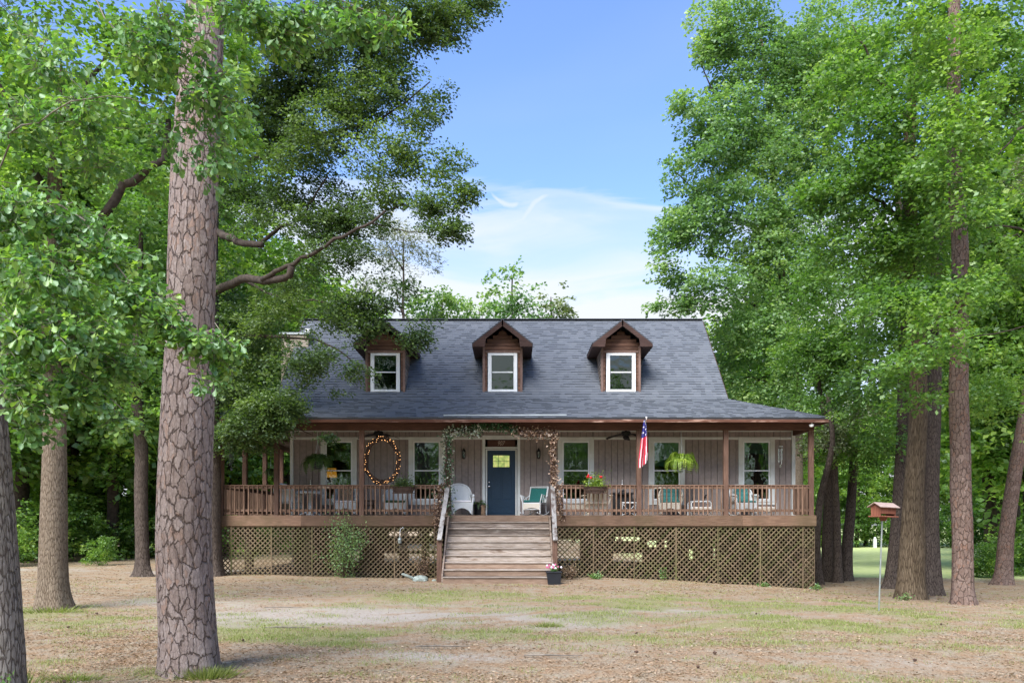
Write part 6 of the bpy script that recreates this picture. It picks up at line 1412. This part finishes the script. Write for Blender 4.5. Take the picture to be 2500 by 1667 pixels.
# fallen leaves and pine straw, and grass blades, inside the part of the yard one sees
r = np.random.default_rng(301)
def scatter(n_, y0, y1):
    """more densely where it is near"""
    u = r.random(n_); y = 1/(1/y0+(1/y1-1/y0)*u); x = (r.random(n_)*2-1)*y*0.66; return x, y
def surfz(x, y):
    p = np.stack([x, y, 0*x], 1); _, g_, _, _ = masks(x, y); return gz(x, y)+0.018*n3(p, 2.2, 210, 3)+0.012*g_
def inhouse(x, y): return (y > 24.65) & (y < 33.5) & (x > -8.95) & (x < 9.2) | ((y > 22.22) & (y < 24.7) & (x > -2.1) & (x < 1.3))
x, y = scatter(150000, 7.6, 31); s_, g_, l_, f_ = masks(x, y)
cl_ = n3(np.stack([x, y*1.5, 0*x], 1), 1.7, 205); lit2 = l_*np.clip(0.7+1.1*cl_, 0.15, 1.6)*(0.45+0.35*sst(19.5, 21, y)+0.3*sst(6, 3, np.abs(y-8)) + 0.5*(x < -4.5))
k = (r.random(len(x)) < np.clip(lit2+0.10*g_+0.05, 0, 1)) & ~inhouse(x, y) & (f_ < 0.4)
x, y = x[k][:78000], y[k][:78000]; n_ = len(x); c = np.stack([x, y, surfz(x, y)+r.uniform(0.002, 0.014, n_)], 1)
a = r.random(n_)*6.28; ax = np.stack([np.cos(a), np.sin(a), r.normal(size=n_)*0.18], 1); ax /= np.linalg.norm(ax, axis=1)[:, None]
nm = np.stack([r.normal(size=n_)*0.35, r.normal(size=n_)*0.35, np.ones(n_)], 1); L = r.uniform(0.02, 0.055, n_)*(1+0.5*(y > 18)); V, Fc = leaf_quads(c, ax, nm, L, L*r.uniform(0.2, 0.55, n_), fold=0.2)
M['litter'] = leafmat('leaf_litter', (0.20, 0.125, 0.075), (0.33, 0.22, 0.14), (0.47, 0.37, 0.27), 0.12, 0.04)
o = link('leaf_litter', np_mesh('leaf_litter', V, Fc, M['litter'], [('tint', 'FACE', np.clip(r.normal(0.5, 0.25, n_)-0.28*((y > 19.5) | (x < -4.5)), 0, 1))])); tag(o, 'brown fallen leaves and pine straw strewn over the yard', 'leaves', kind='stuff')
x, y = scatter(420000, 7.6, 24); s_, g_, l_, f_ = masks(x, y)
gn_ = n3(np.stack([x, y*1.4, 0*x], 1), 4.5, 207); k = (r.random(len(x)) < np.clip((g_-0.14)*np.clip(0.8+1.6*gn_, 0, 2.2), 0, 1)) & ~inhouse(x, y); x, y = x[k][:120000], y[k][:120000]; n_ = len(x)
h = r.uniform(0.02, 0.06, n_); a = r.random(n_)*6.28; b0 = np.stack([x, y, surfz(x, y)-0.003], 1); wv_ = np.stack([np.cos(a), np.sin(a), 0*a], 1)*0.004*(y/12)[:, None]
tip_ = b0+np.stack([r.normal(size=n_)*0.02, r.normal(size=n_)*0.02, h], 1)
V = np.stack([b0-wv_, b0+wv_, tip_], 1).reshape(-1, 3); Fc = np.arange(n_*3).reshape(-1, 3)
M['grass'] = leafmat('grass_blade', (0.15, 0.18, 0.05), (0.27, 0.31, 0.09), (0.42, 0.41, 0.19), 0.35, 0.04)
o = link('grass', np_mesh('grass', V, Fc, M['grass'], [('tint', 'FACE', np.clip(r.normal(0.5, 0.25, n_), 0, 1))])); tag(o, 'sparse short grass growing in patches over the yard', 'grass', kind='stuff')
# tufts: at the foot of the trunks and scattered
def tuft(px, d, rad, h, n_, lab, group, sd=1, mat='grass', wide=0.006):
    rr = np.random.default_rng(sd); bx = D(px, d); x = bx+rr.normal(size=n_)*rad; y = d+rr.normal(size=n_)*rad*0.6
    b0 = np.stack([x-bx, y-d, gz(x, y)-gh(bx, d)-0.01], 1); a = rr.random(n_)*6.28; wv_ = np.stack([np.cos(a), np.sin(a), 0*a], 1)*wide
    out = b0*[0.5, 0.5, 0]; tip_ = b0+out+np.stack([rr.normal(size=n_)*0.03, rr.normal(size=n_)*0.03, h*rr.uniform(0.5, 1.1, n_)], 1)
    V = np.stack([b0-wv_, b0+wv_, tip_], 1).reshape(-1, 3)
    t = link('grass_tuft', np_mesh('grass_tuft', V, np.arange(n_*3).reshape(-1, 3), M[mat], [('tint', 'FACE', np.clip(rr.normal(0.35, 0.2, n_), 0, 1))])); t.location = (bx, d, gh(bx, d)); tag(t, lab, 'grass', group)
tuft(505, 8.75, 0.13, 0.13, 700, 'bright grass tuft at the foot of the big foreground pine', None, 1)
tuft(180, 8.6, 0.14, 0.07, 350, 'low grass tuft left of the big foreground pine', None, 2)
tuft(1338, 12.9, 0.10, 0.10, 300, 'dark green tuft alone on the sand in front of the steps', None, 3)
tuft(30, 8.0, 0.10, 0.22, 200, 'grass and ivy at the foot of the pale grey oak', None, 6, wide=0.009)
tuft(125, 15.0, 0.28, 0.14, 300, 'green weeds at the foot of the tan oak', None, 7, wide=0.012)
def weedy(name, px, py, d, rx, h, n_, lab, cat, mat, L=0.05, sd=1, stems_=6, group=None, petals=None, world_z=None):
    rr = np.random.default_rng(sd); bx = D(px, d); g = world_z if world_z is not None else gh(bx, d); t = tag(empty(name, (bx, d, g)), lab, cat, group)
    b = MB(); ends = []
    for k in range(stems_):
        a = rr.random()*6.28; q = rr.uniform(0.2, 1)*rx; hh = h*rr.uniform(0.55, 1.0)*(1.05-0.5*q/rx)
        pts = [(0.03*math.cos(a), 0.03*math.sin(a), 0), (q*0.5*math.cos(a), q*0.35*math.sin(a), hh*0.55), (q*math.cos(a), q*0.6*math.sin(a), hh)]
        b.tube(pts, [0.006, 0.005, 0.002], 4); ends.append(pts)
    b.build('stem', M['twig'], t)
    C = []
    for k in range(n_):
        p0, p1, p2 = [np.array(p) for p in ends[rr.integers(len(ends))]]; s = rr.random()**0.6
        c = (1-s)**2*p0+2*s*(1-s)*p1+s*s*p2+rr.normal(size=3)*rx*0.16; C.append(c)
    C = np.array(C); C[:, 2] = np.maximum(C[:, 2], 0.01); ax = rr.normal(size=(n_, 3)); ax /= np.linalg.norm(ax, axis=1)[:, None]; Ls = L*rr.uniform(0.6, 1.3, n_)
    V, Fc = leaf_quads(C, ax, rr.normal(size=(n_, 3))*0.6+[0, -0.3, 0.7], Ls, Ls*0.5)
    o = link('foliage', np_mesh('leaves', V, Fc, M[mat], [('tint', 'FACE', np.clip(rr.normal(0.5, 0.2, n_), 0, 1))]), t); return t
weedy('rose_bush', 838, 0, 24.3, 0.85, 2.3, 2200, 'tall loose green bush in front of the lattice under the left half of the porch', 'bush', 'leaf_pale', 0.065, 1, 34)
weedy('dry_shrub', 1395, 0, 24.2, 0.38, 0.55, 500, 'dry brown leafless shrub against the lattice right of the steps', 'shrub', 'litter', 0.05, 2, 26)
weedy('weed', 1455, 0, 24.3, 0.3, 0.16, 260, 'green weed at the foot of the lattice, second divider right of the steps', 'weed', 'leaf_near', 0.06, 3)
weedy('weed', 1620, 0, 24.4, 0.12, 0.45, 110, 'thin upright weed against the middle of the right lattice', 'weed', 'leaf_near', 0.06, 4)
weedy('weed', 1865, 0, 24.3, 0.18, 0.18, 120, 'small weed at the lattice near the right corner of the porch', 'weed', 'leaf_near', 0.06, 5)
weedy('weed', 1995, 0, 24.2, 0.2, 0.2, 140, 'bright weed at the right corner of the lattice', 'weed', 'leaf_near', 0.06, 6)
weedy('dead_vine', 1035, 0, 24.55, 0.35, 1.2, 500, 'dead brown vine on the lattice left of the steps', 'vine', 'litter', 0.05, 7, 22)
weedy('ivy', 12, 0, 7.1, 0.12, 0.45, 160, 'ivy climbing the foot of the pale grey oak', 'ivy', 'leaf_near', 0.045, 8, 8)
weedy('weed', 2205, 0, 20.4, 0.25, 0.22, 120, 'weeds at the foot of the big brown oak', 'weed', 'leaf_near', 0.05, 9)
# flower pot by the steps
d = 22.35; t = weedy('flower_pot', 1352, 0, d, 0.17, 0.16, 420, 'square black pot of pink and white flowers beside the right foot of the steps', 'flower pot', 'leaf_near', 0.04, 11, 12, world_z=0.33)
MB().poly([(-0.17, -0.17, -0.36), (0.17, -0.17, -0.36), (0.17, 0.17, -0.36), (-0.17, 0.17, -0.36)], (0, 0, 0.0)).v
b = MB(); b.add([(-.165,-.165,-.38),(.165,-.165,-.38),(.165,.165,-.38),(-.165,.165,-.38),(-.2,-.2,-.0),(.2,-.2,-.0),(.2,.2,-.0),(-.2,.2,-.0)], [(0,3,2,1),(0,1,5,4),(1,2,6,5),(2,3,7,6),(3,0,4,7),(4,5,6,7)]); b.bev(-.215, .215, -.215, .215, -0.03, 0.005); b.build('pot', M['pot'], t)
rr = np.random.default_rng(8)
for nm_, cnt in (('petalpink', 9), ('petalwhite', 9)):
    for k in range(cnt):
        b = MB(); c = (rr.uniform(-0.2, 0.2), rr.uniform(-0.15, 0.1), rr.uniform(0.08, 0.2))
        for q_ in range(5): a = q_*1.257; b.ball((c[0]+0.016*math.cos(a), c[1]-0.005, c[2]+0.016*math.sin(a)), 0.014, 6, (1, 0.4, 1))
        b.build('flower', M[nm_], t)
# stone turtle beside the steps
t = tag(empty('turtle_statue', (D(1022, 23.3), 23.3, gh(-2.6, 23.3)), 0.1), 'grey-green stone turtle ornament stretching its neck, on the ground left of the steps', 'ornament')
MB().ball((0.05, 0, 0.05), 0.22, 16, (1.05, 0.75, 0.55)).build('shell', M['stone'], t, smooth=True)
MB().tube([(-0.10, 0, 0.06), (-0.25, -0.01, 0.12), (-0.38, -0.02, 0.18), (-0.44, -0.02, 0.20)], [0.055, 0.042, 0.04, 0.028], 8).ball((-0.43, -0.02, 0.20), 0.045, 8, (1.3, 0.8, 0.8)).build('neck', M['stone'], t, smooth=True)
for sx, sy in ((-0.1, -0.16), (0.18, -0.16), (-0.1, 0.16), (0.18, 0.16)): MB().ball((sx, sy, 0.02), 0.05, 8, (1.3, 1, 0.7)).build('foot', M['stone'], t)
t = tag(empty('stone', (D(1060, 23.3), 23.3, gh(-2.3, 23.3))), 'small grey stone between the turtle and the steps', 'stone'); MB().ball((0, 0, 0.02), 0.06, 8, (1.2, 1, 0.7)).build('rock', M['stone'], t)
# bird feeder on a pole
d = 15.2; bx = D(2145, d); g = gh(bx, d); t = tag(empty('bird_feeder', (bx, d, g)), 'red-brown wooden bird feeder on a slightly tilted steel pole in front of the right trees', 'bird feeder')
zt = at(2154, 1262, d)[2]-g; tx = D(2154, d)-bx
MB().tube([(0, 0, -0.1), (tx, 0, zt)], 0.015, 10).build('pole', M['steel'], t)
RT = Matrix.Translation((tx+0.02, 0, zt)) @ Matrix.Rotation(R(27), 4, 'Z') @ Matrix.Rotation(R(1.5), 4, 'Y')
def fd(mb, name, mat):
    mb.v = [tuple(RT @ Vector(p)) for p in mb.v]; return mb.build(name, mat, t)
fd(MB().lathe([(0.05, -0.07), (0.075, 0.0)], (0, 0, 0), 12), 'mounting_flange', M['redwood'])
fd(MB().bev(-0.25, 0.25, -0.13, 0.13, 0.0, 0.022), 'tray', M['redwood'])
for s in (-1, 1):
    fd(MB().poly([(s*0.20-0.008, -0.10, 0.024), (s*0.20-0.008, 0.10, 0.024), (s*0.20-0.008, 0.11, 0.185), (s*0.20-0.008, 0.0, 0.245), (s*0.20-0.008, -0.11, 0.185)], (0.016, 0, 0)), 'end_panel', M['redwood'])
    fd(MB().poly([(-0.26, s*0.15, 0.175), (0.26, s*0.15, 0.175), (0.26, 0, 0.258), (-0.26, 0, 0.258)], (0, 0, 0.014)), 'roof_board', M['feederroof'])
    fd(MB().bev(-0.191, 0.191, s*0.095-0.005, s*0.095+0.005, 0.06, 0.185), 'side_panel', M['redwood'])
# distant white post by the field edge
t = tag(empty('white_marker', (D(2136, 72), 72, gh(30, 72))), 'small white post at the far edge of the field seen left of the feeder pole', 'post'); MB().bev(-0.12, 0.12, -0.1, 0.1, 0, 0.8).build('post_shaft', M['vinyl'], t); MB().ball((0, 0, 0.86), 0.11, 8).build('post_cap', M['vinyl'], t)
# sticks and cones
cone = MB().lathe([(0.006, -0.035), (0.022, -0.022), (0.030, 0.0), (0.022, 0.025), (0.006, 0.045)], (0, 0, 0), 8).mesh('pine_cone', M['twig'])
for k in range(12):
    rk = np.random.default_rng(900+k); dd_ = rk.uniform(8.3, 15); xx = rk.uniform(-0.6, 0.6)*dd_
    t = tag(link('pine_cone', cone), 'small dark pine cone lying in the leaf litter of the yard', 'pine cone', 'pine cones scattered over the yard'); t.location = (xx, dd_, gh(xx, dd_)+0.025); t.rotation_euler = (1.4, rk.uniform(0, 3), rk.uniform(0, 6)); t.scale = (0.6, 0.6, 0.7)
rr = random.Random(4)
for k, (px_, d, lab) in enumerate([(690, 15.5, 'long thin stick lying on the sand at the left'), (700, 12.6, 'pale curved root on the grass right of the big pine'), (1350, 9.9, 'thin grey stick lying at the lower middle'), (1080, 10.6, 'short stick on the leaves at the lower middle')]):
    bx = D(px_, d); t = tag(link('stick', MB().tube([(-0.35, 0.03, 0.015), (-0.1, -0.03, 0.03), (0.12, 0.0, 0.02), (0.36, 0.06, 0.012)], [0.010, 0.012, 0.010, 0.004], 6).mesh('stick', M['branchgrey'])), lab, 'stick', 'sticks lying in the yard'); t.location = (bx, d, gh(bx, d)+0.02)
# vine garlands: up both posts, over the head of the steps, and down the rails
def garland(name, pts, mat, lab, n_, sd, rad=0.09, L=0.07, light=0.5, seg=None):
    rr = np.random.default_rng(sd); P = smooth_path([(*p, 0) for p in pts], 60)[:, :3]; c0 = P[0].copy()
    t = tag(empty(name, tuple(c0)), lab, 'vine', 'vines over the head of the steps'); P = P-c0; b = MB()
    for k in range(5):
        Q = P+np.cumsum(rr.normal(size=P.shape)*0.008, axis=0)*0.9+rr.normal(size=3)*rad*0.25; b.tube([tuple(p) for p in Q[::3]], 0.009, 4)
    b.build('stem', M['twig'], t)
    i = rr.integers(0, 60, n_); C = P[i]+rr.normal(size=(n_, 3))*rad*[0.6, 0.5, 0.6]; ax = rr.normal(size=(n_, 3)); ax /= np.linalg.norm(ax, axis=1)[:, None]; Ls = L*rr.uniform(0.6, 1.3, n_)
    V, Fc = leaf_quads(C, ax, rr.normal(size=(n_, 3))*0.6+[0, -0.7, 0.4], Ls, Ls*0.6)
    T = np.where(rr.random(n_) < light, rr.uniform(0.0, 0.5, n_), rr.uniform(0.6, 1.0, n_)); link('foliage', np_mesh('leaves', V, Fc, M[mat], [('tint', 'FACE', T)]), t)
y = 24.66; pL, pR = PX[2], PX[3]; Zp = lambda py: WZ(py, y)
garland('vine', [(pL, y, 2.0), (pL+0.03, y, 2.6), (pL-0.04, y, 3.2), (pL, y, 3.8), (pL-0.02, y, 4.3)], 'vine', 'green and white leafed vine winding up the post left of the steps', 884, 61, 0.15, light=0.72)
garland('vine', [(pL-0.05, y, 4.35), (pL+0.3, y, 4.42), (pL+0.65, y, 4.38), (pL+0.95, y, 4.5)], 'vine', 'pale cream-leafed vine at the upper left of the head of the steps', 646, 62, 0.15, light=0.35)
garland('vine', [(pL+0.7, y, 4.48), (pL+1.2, y, 4.56), (pL+1.7, y, 4.56), (pL+2.0, y, 4.45)], 'vine', 'dark green vine along the beam above the blue door', 884, 63, 0.12, light=0.93)
garland('vine', [(pL+1.95, y, 4.46), (pL+2.35, y, 4.38), (pL+2.8, y, 4.32), (pR, y, 4.38)], 'vinedry', 'dry coppery vine at the upper right of the head of the steps', 646, 64, 0.14, light=0.5)
garland('vine', [(pR+0.05, y, 4.35), (pR, y, 3.8), (pR+0.05, y, 3.2), (pR+0.02, y, 2.7)], 'vinedry', 'dry brown vine winding down the post right of the steps', 510, 65, 0.10, light=0.5)
garland('vine', [(pR+0.18, y, 2.8), (pR+0.2, y, 2.4), (pR+0.24, y, 2.0), (pR+0.3, y, 1.75)], 'vinedry', 'dry vine hanging over the rail right of the steps', 289, 66, 0.10, light=0.5)
garland('vine', [(pL-0.1, y, 2.8), (pL-0.25, y, 2.5), (pL-0.3, y, 2.1), (pL-0.35, y, 1.6)], 'vinedry', 'dry vine hanging over the rail left of the steps', 442, 67, 0.15, light=0.6)
print('leaves', crown.total)
